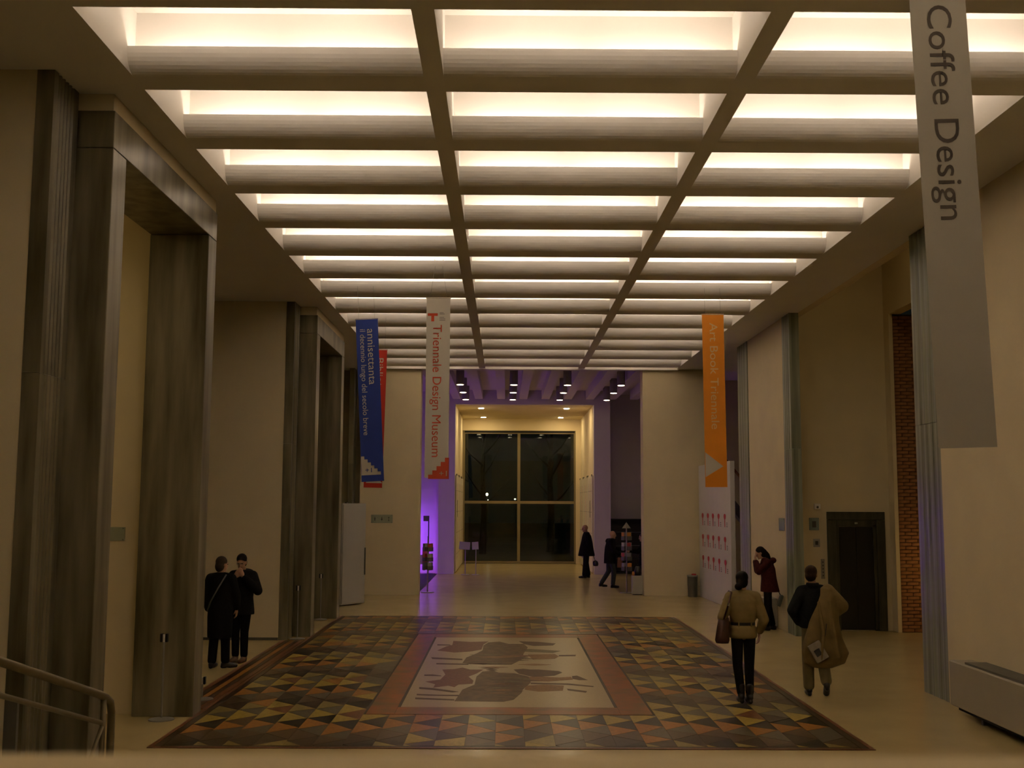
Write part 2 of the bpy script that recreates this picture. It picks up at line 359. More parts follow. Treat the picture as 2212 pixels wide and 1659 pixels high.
# night garden beyond the window
gr = tag(MB().box(-60, 60, 50.2, 160, -0.4, -0.1).build('garden_ground', mat('night_ground', (0.05, 0.05, 0.025), 0.95, var=0.4, scale=0.5)), 'dark lawn outside the window', 'ground', kind='structure')
BARK = mat('bark', (0.03, 0.024, 0.012), 0.95, var=0.4, scale=8); LEAF = mat('night_leaves', (0.035, 0.045, 0.015), 0.9, var=0.5, scale=3)
trees = ((-6.5, 66, 0.26, 'bare tree trunk outside, leftmost behind the window'), (-1.2, 61, 0.2, 'slim tree trunk outside behind the left window pane'), (2.6, 64, 0.24, 'tree trunk outside behind the right window pane'), (7.0, 70, 0.3, 'thick tree outside, rightmost behind the window'))
for x, y, r, lb in trees:
    t = thing('garden_tree', lb, 'tree', (x, y, -0.12), group='trees in the night garden')
    MB().tube([(0, 0, 0), (0.06, 0, 2.2), (-0.04, 0.1, 4.5), (0.1, 0, 7)], [r, r*0.8, r*0.6, r*0.3], 10).build('trunk', BARK, t, smooth=True)
    br = MB()
    for k in range(7):
        a = k*2.4; z = 2.6+k*0.55; br.tube([(0, 0, z), (0.7*math.cos(a), 0.7*math.sin(a), z+0.6), (1.5*math.cos(a), 1.5*math.sin(a), z+1.6)], [r*0.35, r*0.22, 0.02], 6)
    br.build('branches', BARK, t)
for i, (u, v, y) in enumerate(((1052, 1068, 80), (1053, 1082, 80), (1113, 1078, 80))):
    p = atY(u, v, y); t = thing('street_lamp', ['upper white street light outside the window', 'lower white street light outside the window', 'faint street light beside the window mullion'][i], 'street lamp', (p.x, p.y+i*0.9, -0.12), group='street lights outside')
    MB().cyl((0, 0), 0.05, 0, p.z+0.12-0.1, 10).build('post', GREYD, t)
    MB().ell((0, 0, p.z+0.12), (0.09, 0.09, 0.11) if i < 2 else (0.07, 0.07, 0.05)).build('lamp_head', STREETM, t, smooth=True)

# --- viewer's gallery: parapet and stair
struct('wall_parapet', MB().box(-3.0, 5.93, 0.15, 0.70, 0.0, 2.45), mat('parapet_stone', (0.52, 0.41, 0.20), 0.7, var=0.08, scale=6), 'blurred cream parapet ledge along the bottom edge', 'wall', bevel=0.012)
struct('floor_gallery', MB().box(-3.0, 5.93, -4, 0.15, 0, 1.45).box(-9.2, -3.0, -4, 4.4, 0, 1.45), FLO, 'raised gallery floor behind the parapet', 'floor')
st = thing('stairs', 'flight of beige steps going down on the left below the rail', 'stairs', kind='structure')
for k in range(9):
    MB().box(-5.6, -3.35, 4.4+k*0.5, 4.9+k*0.5, 0, 1.45-(k+1)*0.145).build('step', FLO, st)

# ================================================================== FLOOR MOSAIC
mo = thing('floor_mosaic', 'large mosaic floor panel of coloured triangles with pale figure field', 'floor mosaic', (0, 0, 0))
MX0, MX1, MY0, MY1 = -3.8, 3.98, 12.2, 26.25
FX0, FX1, FY0, FY1 = -1.74, 1.88, 14.1, 22.7       # red frame, outer edge
AX0, AX1, AY0, AY1 = -1.32, 1.42, 14.62, 22.1      # pale figure field
def tmat(n, c): return mat('mosaic_'+n, c, 0.30, var=0.28, scale=22, spec=0.16)
T_Y = tmat('ochre', (0.42, 0.295, 0.050)); T_Y2 = tmat('olive', (0.29, 0.215, 0.055)); T_B = tmat('black', (0.032, 0.026, 0.016)); T_O = tmat('orange', (0.40, 0.165, 0.028))
T_G = tmat('grey', (0.125, 0.105, 0.065)); T_N = tmat('brown', (0.11, 0.066, 0.030)); T_D = tmat('umber', (0.062, 0.038, 0.019)); T_R = tmat('russet', (0.20, 0.075, 0.028))
T_BED = mat('mosaic_bed', (0.05, 0.035, 0.018), 0.6, var=0.2, scale=30)
T_P = mat('mosaic_pale', (0.42, 0.33, 0.165), 0.30, var=0.10, scale=30, spec=0.14)
T_F = mat('mosaic_frame', (0.30, 0.085, 0.018), 0.30, var=0.45, scale=3.2, col2=(0.16, 0.10, 0.035), spec=0.12)
MB().box(MX0, MX1, MY0, MY1, 0.0, 0.004).build('bed', T_BED, mo)
def clip(poly, y0, y1):
    for lim, sg in ((y0, 1), (y1, -1)):
        out = []
        for i in range(len(poly)):
            a, b = poly[i], poly[(i+1) % len(poly)]; da, db = sg*(a[1]-lim), sg*(b[1]-lim)
            if da >= 0: out.append(a)
            if (da >= 0) != (db >= 0): t = da/(da-db); out.append((a[0]+(b[0]-a[0])*t, a[1]+(b[1]-a[1])*t))
        poly = out
        if len(poly) < 3: return None
    return poly
bx0, bx1, by0, by1 = MX0+0.14, MX1-0.14, MY0+0.12, MY1-0.12
cols = [(bx0 + (FX0-bx0)*i/6, bx0 + (FX0-bx0)*(i+1)/6, [(by0, by1)]) for i in range(6)]
cols += [(FX0 + (FX1-FX0)*i/11, FX0 + (FX1-FX0)*(i+1)/11, [(by0, FY0), (FY1, by1)]) for i in range(11)]
cols += [(FX1 + (bx1-FX1)*i/6, FX1 + (bx1-FX1)*(i+1)/6, [(by0, by1)]) for i in range(6)]
cyc = [T_Y, T_G, T_Y2, T_D, T_N, T_G, T_O, T_B]
cyc2 = [T_Y, T_R, T_Y, T_B, T_D, T_N, T_O, T_B]
d = 0.625; tiles = []
for ci, (x0, x1, spans) in enumerate(cols):
    off = [0.0, 0.17, 0.33, 0.12, 0.28][ci % 5] + random.uniform(-0.03, 0.03)
    jit = {}
    def jy(k, s):
        if (k, s) not in jit: jit[(k, s)] = random.uniform(-0.07, 0.07)
        return 11.0 + off + k*d + (d*0.5 if s else 0) + jit[(k, s)]
    n = 0
    for k in range(28):
        for s in (0, 1):
            if s == 0: tri = [(x0, jy(k, 0)), (x1, jy(k, 1)), (x0, jy(k+1, 0))]
            else: tri = [(x1, jy(k, 1)), (x1, jy(k+1, 1)), (x0, jy(k+1, 0))]
            cc = cyc if (ci*7 + k//4) % 3 else cyc2
            m = cc[(2*k+s) % 8]
            if random.random() < 0.08: m = random.choice(cyc)
            for sp in spans:
                p = clip(tri, *sp)
                if p: tiles.append((min(q[1] for q in p), p, m))
tiles.sort(key=lambda t: t[0])
restm = {}
for i, (_, p, m) in enumerate(tiles):
    cx = sum(q[0] for q in p)/len(p); cy = sum(q[1] for q in p)/len(p)
    area = abs(sum(p[j][0]*p[(j+1) % len(p)][1]-p[(j+1) % len(p)][0]*p[j][1] for j in range(len(p))))/2
    if area < 0.002: continue
    q = [(cx+(a-cx)*0.985, cy+(b-cy)*0.985, 0) for a, b in p]; top = 0.0075+random.uniform(-0.0006, 0.0006)
    if i < 300: MB().prism(q, (0, 0, 0.002), (0, 0, top)).build('tile', m, mo)
    else: restm.setdefault(m.name, (MB(), m))[0].prism(q, (0, 0, 0.002), (0, 0, top))
for mb_, m in restm.values():
    o = mb_.build('tile_field', m, mo); o['kind'] = 'stuff'
# borders
def strip(nm, x0, x1, y0, y1, m, z=0.0075): return MB().box(x0, x1, y0, y1, 0.002, z).build(nm, m, mo)
for x0, x1 in ((MX0, MX0+0.05), (MX1-0.05, MX1)): strip('border_strip', x0, x1, MY0, MY1, T_R)
for x0, x1 in ((MX0+0.055, MX0+0.135), (MX1-0.135, MX1-0.055)): strip('border_strip', x0, x1, MY0+0.05, MY1-0.05, T_D)
for y0, y1 in ((MY0, MY0+0.05), (MY1-0.05, MY1)): strip('border_strip', MX0+0.05, MX1-0.05, y0, y1, T_R)
for y0, y1 in ((MY0+0.055, MY0+0.115), (MY1-0.115, MY1-0.055)): strip('border_strip', MX0+0.14, MX1-0.14, y0, y1, T_D)
strip('frame_strip', FX0+0.03, AX0-0.04, FY0+0.03, FY1-0.03, T_F); strip('frame_strip', AX1+0.04, FX1-0.03, FY0+0.03, FY1-0.03, T_F)
strip('frame_strip', AX0-0.035, AX1+0.035, FY0+0.03, AY0-0.005, T_F); strip('frame_strip', AX0-0.035, AX1+0.035, AY1+0.005, FY1-0.03, T_F)
strip('pale_field', AX0, AX1, AY0, AY1, T_P)
ZF = lambda x, y: atZ(860+x/4.608, 1340+y/4.608, 0.008)
figs = [
 ('red', [(270,610),(420,590),(470,540),(440,490),(560,485),(640,470),(720,490),(850,490),(780,530),(700,560),(750,600),(740,630),(600,640),(560,665),(500,650),(350,670),(370,635)]),
 ('brown', [(780,560),(840,510),(950,500),(1000,520),(1150,525),(1300,560),(1320,620),(1240,690),(1230,720),(1150,790),(1050,810),(560,805),(600,750),(640,690),(760,640)]),
 ('dark', [(1150,490),(1400,490),(1600,505),(1635,520),(1560,550),(1350,565),(1200,530)]),
 ('green', [(1060,590),(1200,570),(1340,580),(1320,610),(1150,620)]),
 ('orange', [(1300,565),(1430,560),(1600,570),(1720,562),(1740,590),(1500,608),(1330,606)]),
 ('orange', [(1270,650),(1450,640),(1650,650),(1640,700),(1400,710),(1260,690)]),
 ('dark', [(1320,620),(1700,628),(1950,655),(1940,664),(1680,642),(1320,634)]),
 ('dark', [(1730,555),(1780,550),(1890,595),(1800,595),(1735,582)]), ('dark', [(1680,680),(1880,705),(1870,720),(1690,697)]),
 ('dark', [(210,665),(350,675),(600,710),(540,716),(340,692),(210,682)]), ('dark', [(185,732),(400,740),(620,742),(620,755),(300,750),(185,745)]), ('dark', [(170,768),(560,785),(560,798),(170,784)]),
 ('dark', [(260,540),(340,538),(430,550),(430,556),(260,552)]),
 ('red', [(390,300),(480,260),(540,245),(550,205),(720,215),(900,210),(850,240),(830,290),(720,310),(560,320)]),
 ('brown', [(850,250),(900,220),(1010,212),(1100,235),(1250,235),(1290,270),(1250,330),(1230,390),(1130,440),(900,440),(640,425),(680,370),(780,330),(840,300)]),
 ('dark', [(1200,208),(1400,215),(1570,230),(1540,250),(1350,255),(1260,238)]),
 ('green', [(1190,280),(1400,290),(1620,305),(1540,325),(1250,310)]),
 ('orange', [(1290,340),(1560,335),(1600,360),(1560,382),(1340,390)]),
 ('dark', [(1600,345),(1770,343),(1765,356),(1600,358)]), ('dark', [(330,368),(640,383),(640,396),(340,384)]), ('dark', [(380,425),(700,432),(700,443),(380,438)]), ('dark', [(390,238),(520,242),(520,250),(390,250)])]
rs = random.Random(11)
for gx, gy in ((0, 0), (70, -325)):
    for k in range(16):
        x = rs.uniform(600, 1150)+gx*0.8; y = rs.uniform(560, 770)*0.75+150+gy*0.72; ln = rs.uniform(120, 420); th = rs.uniform(5, 13)
        figs.append((rs.choice(['dark', 'orange', 'red', 'green', 'dark']), [(x, y), (x+ln*0.5, y-th*0.8), (x+ln, y+th*0.2), (x+ln*0.5, y+th)]))
FM = {'red': mat('figure_red', (0.20, 0.085, 0.045), 00.4, spec=0.08, var=0.3, scale=20), 'brown': mat('figure_brown', (0.15, 0.092, 0.036), 00.4, spec=0.08, var=0.45, scale=7), 'dark': mat('figure_dark', (0.115, 0.062, 0.030), 00.4, spec=0.08, var=0.3, scale=20),
      'green': mat('figure_green', (0.15, 0.125, 0.055), 00.4, spec=0.08, var=0.3, scale=20), 'orange': mat('figure_orange', (0.27, 0.145, 0.05), 00.4, spec=0.08, var=0.3, scale=20)}
for i, (c, pl) in enumerate(figs):
    MB().prism([ZF(*p) for p in pl], (0, 0, -0.002), (0, 0, (0.0002+0.0002*(i % 5)) if i < 22 else 0.0014)).build('figure_inlay', FM[c], mo)
# striped threshold between the portals
th = thing('threshold_inlay', 'red-brown striped inlay between the two portals by the couple', 'floor inlay', (0, 0, 0))
for k, m in enumerate((T_R, T_D, T_O, T_D, T_R)):
    MB().box(-4.23+k*0.085, -4.23+k*0.085+0.080, 14.45, 21.55, 0.0, 0.007).build('stripe', m, th)

# ================================================================== BANNERS
def banner(label, colr, cx, y, ztop, w, h, tilt, drop, vstring=False, rough=0.75):
    t = thing('hanging_banner', label, 'banner', (cx, y, ztop)); t.rotation_euler = (0, tilt, 0)
    cl = MB()
    nz = 14; ys = [0.004*math.sin(k*0.9) for k in range(nz+1)]
    vs = []; fs = []
    for k in range(nz+1):
        z = -h*k/nz
        vs += [(-w/2, -0.002+0*ys[k], z), (w/2, -0.002+0*ys[k], z), (-w/2, 0.002, z), (w/2, 0.002, z)]
    for k in range(nz):
        a = 4*k; b = a+4; fs += [(a, a+1, b+1, b), (a+2, b+2, b+3, a+3), (a, b, b+2, a+2), (a+1, a+3, b+3, b+1)]
    fs += [(0, 2, 3, 1), (4*nz, 4*nz+1, 4*nz+3, 4*nz+2)]
    cl.add(vs, fs); cl.build('cloth', colr, t)
    MB().tube([(-w/2-0.01, 0.006, -0.012), (w/2+0.01, 0.006, -0.012)], 0.011, 8).build('top_rod', STEEL, t)
    MB().tube([(-w/2, 0.008, -h+0.02), (w/2, 0.008, -h+0.02)], 0.010, 8).build('bottom_rod', colr, t)
    for s in (-1, 1):
        top = (s*w*(0.12 if vstring else 0.36), 0.006, drop)
        MB().tube([(s*w*0.36, 0.006, 0), top], 0.0025, 5).build('cord', GREY, t)
    if vstring: MB().tube([(-w*0.2, 0.006, drop+0.03), (-w*0.12, 0.006, drop-0.02), (w*0.12, 0.006, drop-0.02), (w*0.2, 0.006, drop+0.03)], 0.006, 6).build('hook', STEEL, t)
    return t
DN, RT = (0, 0, -1), (1, 0, 0)
BW = mat('banner_white', (0.62, 0.57, 0.46), 0.8, var=0.03, scale=3); BB = mat('banner_blue', (0.022, 0.050, 0.30), 0.75, var=0.1, scale=3); BRD = mat('banner_red', (0.60, 0.035, 0.012), 0.75, var=0.1, scale=3)
BO = mat('banner_orange', (0.86, 0.29, 0.010), 0.75, var=0.06, scale=3); BG = mat('banner_grey', (0.40, 0.365, 0.28), 0.8, var=0.04, scale=2)
LG = mat('letter_pale', (0.62, 0.55, 0.42), 0.8); LO = mat('letter_orange_pale', (0.80, 0.52, 0.24), 0.8); LR = mat('letter_red', (0.60, 0.075, 0.022), 0.8); LK = mat('letter_brown', (0.075, 0.06, 0.042), 0.8)
def poly(nm, pts, m, parent, y0=-0.0045, y1=-0.0025): return MB().prism([(p[0], 0, p[1]) for p in pts], (0, y0, 0), (0, y1, 0)).build(nm, m, parent)
def txt(s, size, m, parent, x, z, length): return text('lettering', s, size, m, parent, (x, -0.0045, z), DN, RT, length=length)
b = banner('grey banner reading Coffee Design, nearest at the upper right', BG, 3.255, 8.04, 6.50, 0.425, 3.48, R_(-1.7), 0.265)
txt('Coffee Design', 0.265, LK, b, -0.085, -0.13, 1.66)
b = banner('white banner with red lettering Triennale Design Museum', BW, -1.156, 18.812, 6.125, 0.405, 3.09, 0, 0.635, True)
txt('Triennale Design Museum', 0.215, LR, b, -0.085, -0.48, 2.26)
poly('logo', [(-0.18, -0.28), (-0.01, -0.28), (-0.01, -0.325), (-0.07, -0.325), (-0.07, -0.42), (-0.12, -0.42), (-0.12, -0.325), (-0.18, -0.325)], LR, b)
for k, (zz, ln) in enumerate(((-0.265, 0.07), (-0.285, 0.09), (-0.345, 0.08), (-0.37, 0.10), (-0.395, 0.10))): poly('small_print', [(0.02, zz), (0.02+ln, zz), (0.02+ln, zz-0.010), (0.02, zz-0.010)], INK, b)
def stairs(pa, x_tall, x_low, ztop, zbot, n, m):
    pts = [(x_tall, zbot), (x_low, zbot)]; dx = (x_tall-x_low)/n; dz = (ztop-zbot)/n
    for k in range(n):
        pts += [(x_low+dx*k, zbot+dz*(k+1)), (x_low+dx*(k+1), zbot+dz*(k+1))]
    o = []
    for p in pts:
        if not o or (abs(o[-1][0]-p[0])+abs(o[-1][1]-p[1])) > 1e-6: o.append(p)
    return poly('stair_emblem', o, m, pa)
stairs(b, 0.21, -0.14, -2.75, -3.11, 5, LR)
text('lettering', '+1', 0.13, LG, b, (0.045, -0.0065, -3.06), (1, 0, 0), (0, 0, 1), length=0.13)
b = banner('blue banner reading annisettanta with a white stair emblem', BB, -2.61, 20.61, 6.05, 0.415, 3.05, R_(-3.2), 0.71)
txt('annisettanta', 0.20, LG, b, 0.0, -0.20, 1.05); txt('il decennio lungo del secolo breve', 0.145, LG, b, -0.135, -0.20, 1.99)
stairs(b, -0.2, 0.155, -2.58, -2.93, 6, LG)
text('lettering', '+1', 0.12, BB, b, (-0.13, -0.0065, -2.88), (1, 0, 0), (0, 0, 1), length=0.12)
b = banner('red banner half hidden behind the blue one', BRD, -2.80, 24.2, 5.97, 0.40, 3.03, R_(1.2), 0.79)
txt('Biblioteca', 0.20, LG, b, -0.01, -0.20, 0.95); poly('emblem', [(-0.15, -2.55), (0.2, -2.93), (-0.15, -2.93)], LG, b)
b = banner('orange banner reading Art Book Triennale with a pale arrow', BO, 3.89, 20.61, 6.174, 0.407, 3.245, R_(-0.4), 0.585)
txt('Art Book Triennale', 0.215, LO, b, -0.065, -0.17, 2.0)
poly('arrow_emblem', [(-0.195, -2.60), (0.135, -2.86), (-0.195, -3.06)], LG, b)

# ================================================================== RIGHT SIDE FITTINGS
# lift
lf = thing('lift_door', 'black lift door in a stepped dark stone frame', 'lift', (0, 0, 0))
yf = 23.62
MB().box(6.80, 6.98, yf-0.06, yf-0.001, 0, 2.30).build('frame_jamb', MARD, lf, bevel=0.005); MB().box(7.84, 8.02, yf-0.06, yf-0.001, 0, 2.30).build('frame_jamb', MARD, lf, bevel=0.005)
MB().box(6.80, 8.02, yf-0.06, yf-0.001, 2.305, 2.47).build('frame_head', MARD, lf, bevel=0.005)
MB().box(6.985, 7.05, yf-0.035, yf-0.001, 0, 2.2).build('inner_jamb', MARD, lf); MB().box(7.77, 7.835, yf-0.035, yf-0.001, 0, 2.2).build('inner_jamb', MARD, lf); MB().box(6.985, 7.835, yf-0.035, yf-0.001, 2.16, 2.3).build('inner_head', MARD, lf)
for x0, x1 in ((7.055, 7.408), (7.412, 7.765)): MB().box(x0, x1, yf-0.022, yf-0.001, 0.02, 2.155).build('door_leaf', BLK, lf, bevel=0.003)
MB().box(7.385, 7.445, yf-0.045, yf-0.03, 2.215, 2.25).build('indicator', GLP, lf)
def plate(nm, label, cat, x0, x1, y, z0, z1, m, marks=(), screws=True, th=0.012):
    t = thing(nm, label, cat, ((x0+x1)/2, y, (z0+z1)/2)); w, h = (x1-x0)/2, (z1-z0)/2
    MB().box(-w, w, -th, -0.001, -h, h).build('plate', m, t, bevel=0.002)
    if screws:
        for sx in (-1, 1):
            for sz in (-1, 1): MB().tube([(sx*w*0.9, -th-0.004, sz*h*0.82), (sx*w*0.9, -th+0.001, sz*h*0.82)], 0.008, 8).build('screw', GREYD, t)
    for mk in marks: MB().prism([(p[0], 0, p[1]) for p in mk], (0, -th-0.003, 0), (0, -th+0.0005, 0)).build('pictogram', DARKINK, t)
    return t
def icon(cx, cz, s, kind):
    if kind == 'man': return [[(cx+0.22*s*math.cos(t), cz+0.75*s+0.22*s*math.sin(t)) for t in [2*PI*k/10 for k in range(10)]], [(cx-0.3*s, cz+0.45*s), (cx+0.3*s, cz+0.45*s), (cx+0.3*s, cz-0.2*s), (cx+0.18*s, cz-0.2*s), (cx+0.18*s, cz-s), (cx-0.18*s, cz-s), (cx-0.18*s, cz-0.2*s), (cx-0.3*s, cz-0.2*s)]]
    if kind == 'woman': return [[(cx+0.22*s*math.cos(t), cz+0.75*s+0.22*s*math.sin(t)) for t in [2*PI*k/10 for k in range(10)]], [(cx-0.12*s, cz+0.45*s), (cx+0.12*s, cz+0.45*s), (cx+0.5*s, cz-0.5*s), (cx+0.15*s, cz-0.5*s), (cx+0.15*s, cz-s), (cx-0.15*s, cz-s), (cx-0.15*s, cz-0.5*s), (cx-0.5*s, cz-0.5*s)]]
    return [[(cx-0.4*s, cz-s), (cx+0.4*s, cz-s), (cx+0.4*s, cz-0.75*s), (cx+0.12*s, cz-0.75*s), (cx+0.12*s, cz+0.6*s), (cx+0.4*s, cz+0.6*s), (cx+0.4*s, cz+0.9*s), (cx-0.4*s, cz+0.9*s), (cx-0.4*s, cz+0.6*s), (cx-0.12*s, cz+0.6*s), (cx-0.12*s, cz-0.75*s), (cx-0.4*s, cz-0.75*s)]]
plate('wall_sign', 'grey-green glass sign with three pictograms on the left white pier', 'sign', -3.86, -3.24, YE, 2.04, 2.28, GLP, icon(-0.2, 0, 0.055, 'man')+icon(0, 0, 0.055, 'woman')+icon(0.2, 0, 0.055, 'x'))
plate('wall_sign', 'square glass sign with a dark mark left of the lift', 'sign', 6.43, 6.64, yf, 2.08, 2.34, GLPB, [[(-0.04, -0.07), (0.04, -0.07), (0.04, 0.06), (-0.04, 0.06)]])
plate('wall_sign', 'small dark square notice below the glass sign by the lift', 'sign', 6.51, 6.65, yf, 1.73, 1.90, GREY, [[(-0.03, -0.04), (0.03, -0.04), (0.03, 0.04), (-0.03, 0.04)]], False)
t = plate('lift_buttons', 'slim steel button panel beside the lift door', 'button panel', 6.66, 6.74, yf, 1.07, 1.48, STEEL, (), False)
for k in range(5): MB().tube([(0, -0.018, -0.14+k*0.07), (0, -0.011, -0.14+k*0.07)], 0.014, 10).build('button', DARKINK, t)
t = thing('wall_sensor', 'small white box on the wall above the lift signs', 'sensor', (6.605, yf, 2.58))
MB().box(-0.065, 0.065, -0.06, -0.001, -0.06, 0.06).build('housing', WHITEP, t, bevel=0.008); MB().ell((0, -0.06, -0.015), (0.025, 0.012, 0.025)).build('lens', GREYD, t, smooth=True)
plate('wall_sign', 'pale glass plaque on the wall inside the nearest portal', 'sign', -5.25, -4.77, 14.12, 2.12, 2.29, GLP, [[(-0.2, 0.04), (-0.02, 0.04), (-0.02, 0.055), (-0.2, 0.055)]])
t = thing('wall_sign', 'bluish glass plaque on the white wall behind the bending woman', 'sign', (XB, 23.55, 2.2))
MB().box(-0.012, -0.001, -0.2, 0.26, -0.13, 0.13).build('plate', GLPB, t, bevel=0.002)
for a in (-0.17, 0.23): MB().tube([(-0.017, a, 0.1), (-0.01, a, 0.1)], 0.008, 8).build('screw', GREYD, t)
# radiator cover
t = thing('radiator_cover', 'long low beige radiator cover along the right wall', 'radiator', (0, 0, 0))
MB().box(5.62, 5.925, 8.2, 14.3, 0.12, 0.67).build('casing', RADM, t, bevel=0.012)
MB().box(5.66, 5.925, 8.2, 13.9, 0.66, 0.695).build('top_grille', GREYD, t)
for y in (8.6, 11.0, 13.6): MB().box(5.72, 5.9, y-0.03, y+0.03, 0, 0.12).build('foot', GREYD, t)
MB().box(5.645, 5.90, 8.4, 14.1, 0.09, 0.125).build('underside_shade', DRK, t)  # dark strip standing in for the shadow under the casing
# panel with red symbols
pa, pb = Vector((5.60, 32.2, 0)), Vector((5.72, 28.3, 0)); dirp = (pb-pa); Lp = dirp.length; ang = math.atan2(dirp.y, dirp.x)
t = thing('symbol_panel', 'tall white panel printed with fifteen red spoon-like symbols', 'panel', pa, ang)
MB().box(0, Lp, 0, 0.12, 0.0, 3.72).build('board', WHITEP, t, bevel=0.004)
# local +x runs towards the viewer; the printed face looks to the hall (-x world)  => local -y side
def pn(x, z): return (x, 0, z)
for r, z in enumerate((2.30, 1.71, 1.12)):
    for c in range(5):
        x = (0.5, 1.2, 1.84, 2.53, 3.25)[c]
        head = [pn(x+0.12*math.cos(a)*(1+0.15*math.sin(a)), z+0.075*math.sin(a)) for a in [2*PI*k/14 for k in range(14)]]
        MB().prism(head, (0, -0.004, 0), (0, 0.001, 0)).prism([pn(x-0.035, z-0.06), pn(x+0.035, z-0.06), pn(x+0.028, z-0.27), pn(x-0.028, z-0.27)], (0, -0.004, 0), (0, 0.001, 0)).build('symbol', RED, t)
        pr = MB()
        for q in range(3): pr.prism([pn(x+0.17, z-0.15-q*0.045), pn(x+0.29, z-0.15-q*0.045), pn(x+0.29, z-0.17-q*0.045), pn(x+0.17, z-0.17-q*0.045)], (0, -0.003, 0), (0, 0.001, 0))
        pr.build('small_print', INK, t)
# litter bin beside the panel
t = thing('litter_bin', 'grey litter bin with something red on top beside the panel', 'bin', (5.36, 32.05, 0))
MB().loft([(0, 0, 0, 0.13, 0.13), (0, 0, 0.58, 0.145, 0.145)]).build('body', GREYD, t); MB().loft([(0, 0, 0.575, 0.152, 0.152), (0, 0, 0.61, 0.152, 0.152)]).build('rim', GREY, t)
MB().box(-0.02, 0.1, -0.05, 0.05, 0.61, 0.65).build('red_packet', RED, t, bevel=0.01)
# small box + bag on the floor by the bending woman
t = thing('floor_box', 'grey box standing against the white wall beside the bending woman', 'box', (5.70, 24.35, 0))
MB().box(-0.14, 0.14, -0.28, 0.28, 0.03, 0.62).build('body', GREY, t, bevel=0.01); MB().box(-0.12, 0.12, -0.24, 0.24, 0, 0.03).build('plinth', DRK, t)
# brick-room display seen past the pilaster
t = thing('glass_partition', 'upright glass partition with steel edge by the brick wall', 'partition', (0, 0, 0))
MB().box(8.52, 8.56, 21.9, 21.94, 0, 2.1).build('edge_post', STEEL, t); MB().box(8.56, 9.6, 21.915, 21.925, 0.02, 2.05).build('pane', GLASS, t)
t = thing('display_plinth', 'low white lit display plinth behind the glass partition', 'plinth', (8.95, 22.5, 0))
MB().box(-0.35, 0.35, -0.3, 0.3, 0.06, 0.16).build('shelf', WHITEP, t); MB().box(-0.3, 0.3, -0.25, 0.25, 0, 0.06).build('base', DRK, t)
t = thing('floor_lamp', 'warm shop lamp beside the brick wall', 'lamp', (9.35, 22.6, 0))
MB().cyl((0, 0), 0.14, 0, 0.02).build('base', GREYD, t); MB().cyl((0, 0), 0.012, 0.02, 1.25, 8).build('pole', GREYD, t); MB().loft([(0, 0, 1.2, 0.10, 0.10), (0, 0, 1.5, 0.07, 0.07)]).build('shade', WARMM, t, smooth=True)
# lamp of the side passage behind the nearest portal
t = thing('passage_lamp', 'round ceiling lamp of the passage behind the nearest portal', 'lamp', (-6.6, 12.2, ZC))
MB().cyl((0, 0), 0.22, -0.05, -0.001, 24).build('housing', WHITEP, t); MB().cyl((0, 0), 0.19, -0.062, -0.05, 24).build('diffuser', emat('passage_glow', (1.0, 0.76, 0.36), 34.0), t)
t = thing('lobby_fill_lamp', 'unseen round fill lamp added to brighten the lift lobby', 'lamp', (7.1, 19.6, 8.2))  # unseen fill lamp, added to brighten the lobby walls
MB().cyl((0, 0), 0.30, -0.05, -0.001, 24).build('housing', WHITEP, t); MB().cyl((0, 0), 0.27, -0.062, -0.05, 24).build('diffuser', emat('lobby_fill_glow', (1.0, 0.80, 0.48), 14.0), t)
# stair rail seen in the gap beside the panel
t = thing('stair_flight', 'dark sloping stair seen in the gap beside the panel', 'stair', (0, 0, 0))
MB().prism([(6.4, 34.4, 3.0), (9.0, 34.4, -0.2), (9.0, 34.4, -0.6), (6.4, 34.4, 2.6)], (0, 0, 0.6), (0, 0.5, 0.6)).build('stringer', GREYD, t)
MB().tube([(6.4, 34.3, 4.5), (9.0, 34.3, 1.3)], 0.04, 8).build('handrail', BRK, t)

# ================================================================== LEFT SIDE FITTINGS
ca, cb2 = Vector((-4.16, 28.7, 0)), Vector((-3.66, 29.5, 0)); dc = cb2-ca; ac = math.atan2(dc.y, dc.x)
t = thing('tall_cabinet', 'tall pale grey cabinet beside the second portal', 'cabinet', ca, ac)
MB().box(0, dc.length, 0.0, 0.45, 0.02, 2.6).build('body', CABM, t, bevel=0.006)
MB().box(0.02, dc.length-0.02, -0.02, -0.001, 0.05, 2.57).build('door', CABM, t, bevel=0.004)
MB().box(dc.length-0.06, dc.length-0.03, -0.045, -0.02, 0.75, 1.45).build('handle', GREYD, t); MB().box(0.28, 0.34, 0.1, 0.16, 2.6, 2.63).build('cap', GREYD, t)
CLEAR = mat('pale_post', (0.33, 0.31, 0.26), 0.35, metal=0.3, var=0.05, scale=5)
def stanchion(label, x, y, hgt=1.02):
    t = thing('barrier_post', label, 'barrier post', (x, y, 0.008 if 14.4 < y < 21.5 else 0), group='slim barrier posts by the portals')
    MB().loft([(0, 0, 0, 0.15, 0.15), (0, 0, 0.012, 0.15, 0.15), (0, 0, 0.03, 0.04, 0.04)]).build('base', CLEAR, t, smooth=False)
    MB().cyl((0, 0), 0.012, 0.02, hgt-0.06, 8).build('post', CLEAR, t)
    MB().box(-0.045, -0.018, -0.03, 0.03, hgt-0.10, hgt).build('clip', BLK, t, bevel=0.005); MB().box(0.018, 0.045, -0.03, 0.03, hgt-0.10, hgt).build('clip', BLK, t, bevel=0.005)
    MB().cyl((0, 0), 0.020, hgt-0.10, hgt-0.01, 10).build('head', WHITEP, t)
stanchion('slim barrier post before the far jamb of the nearest portal', -4.12, 13.75); stanchion('slim barrier post beside the second pilaster', -3.98, 21.8); stanchion('slim barrier post inside the second portal', -4.13, 25.4)
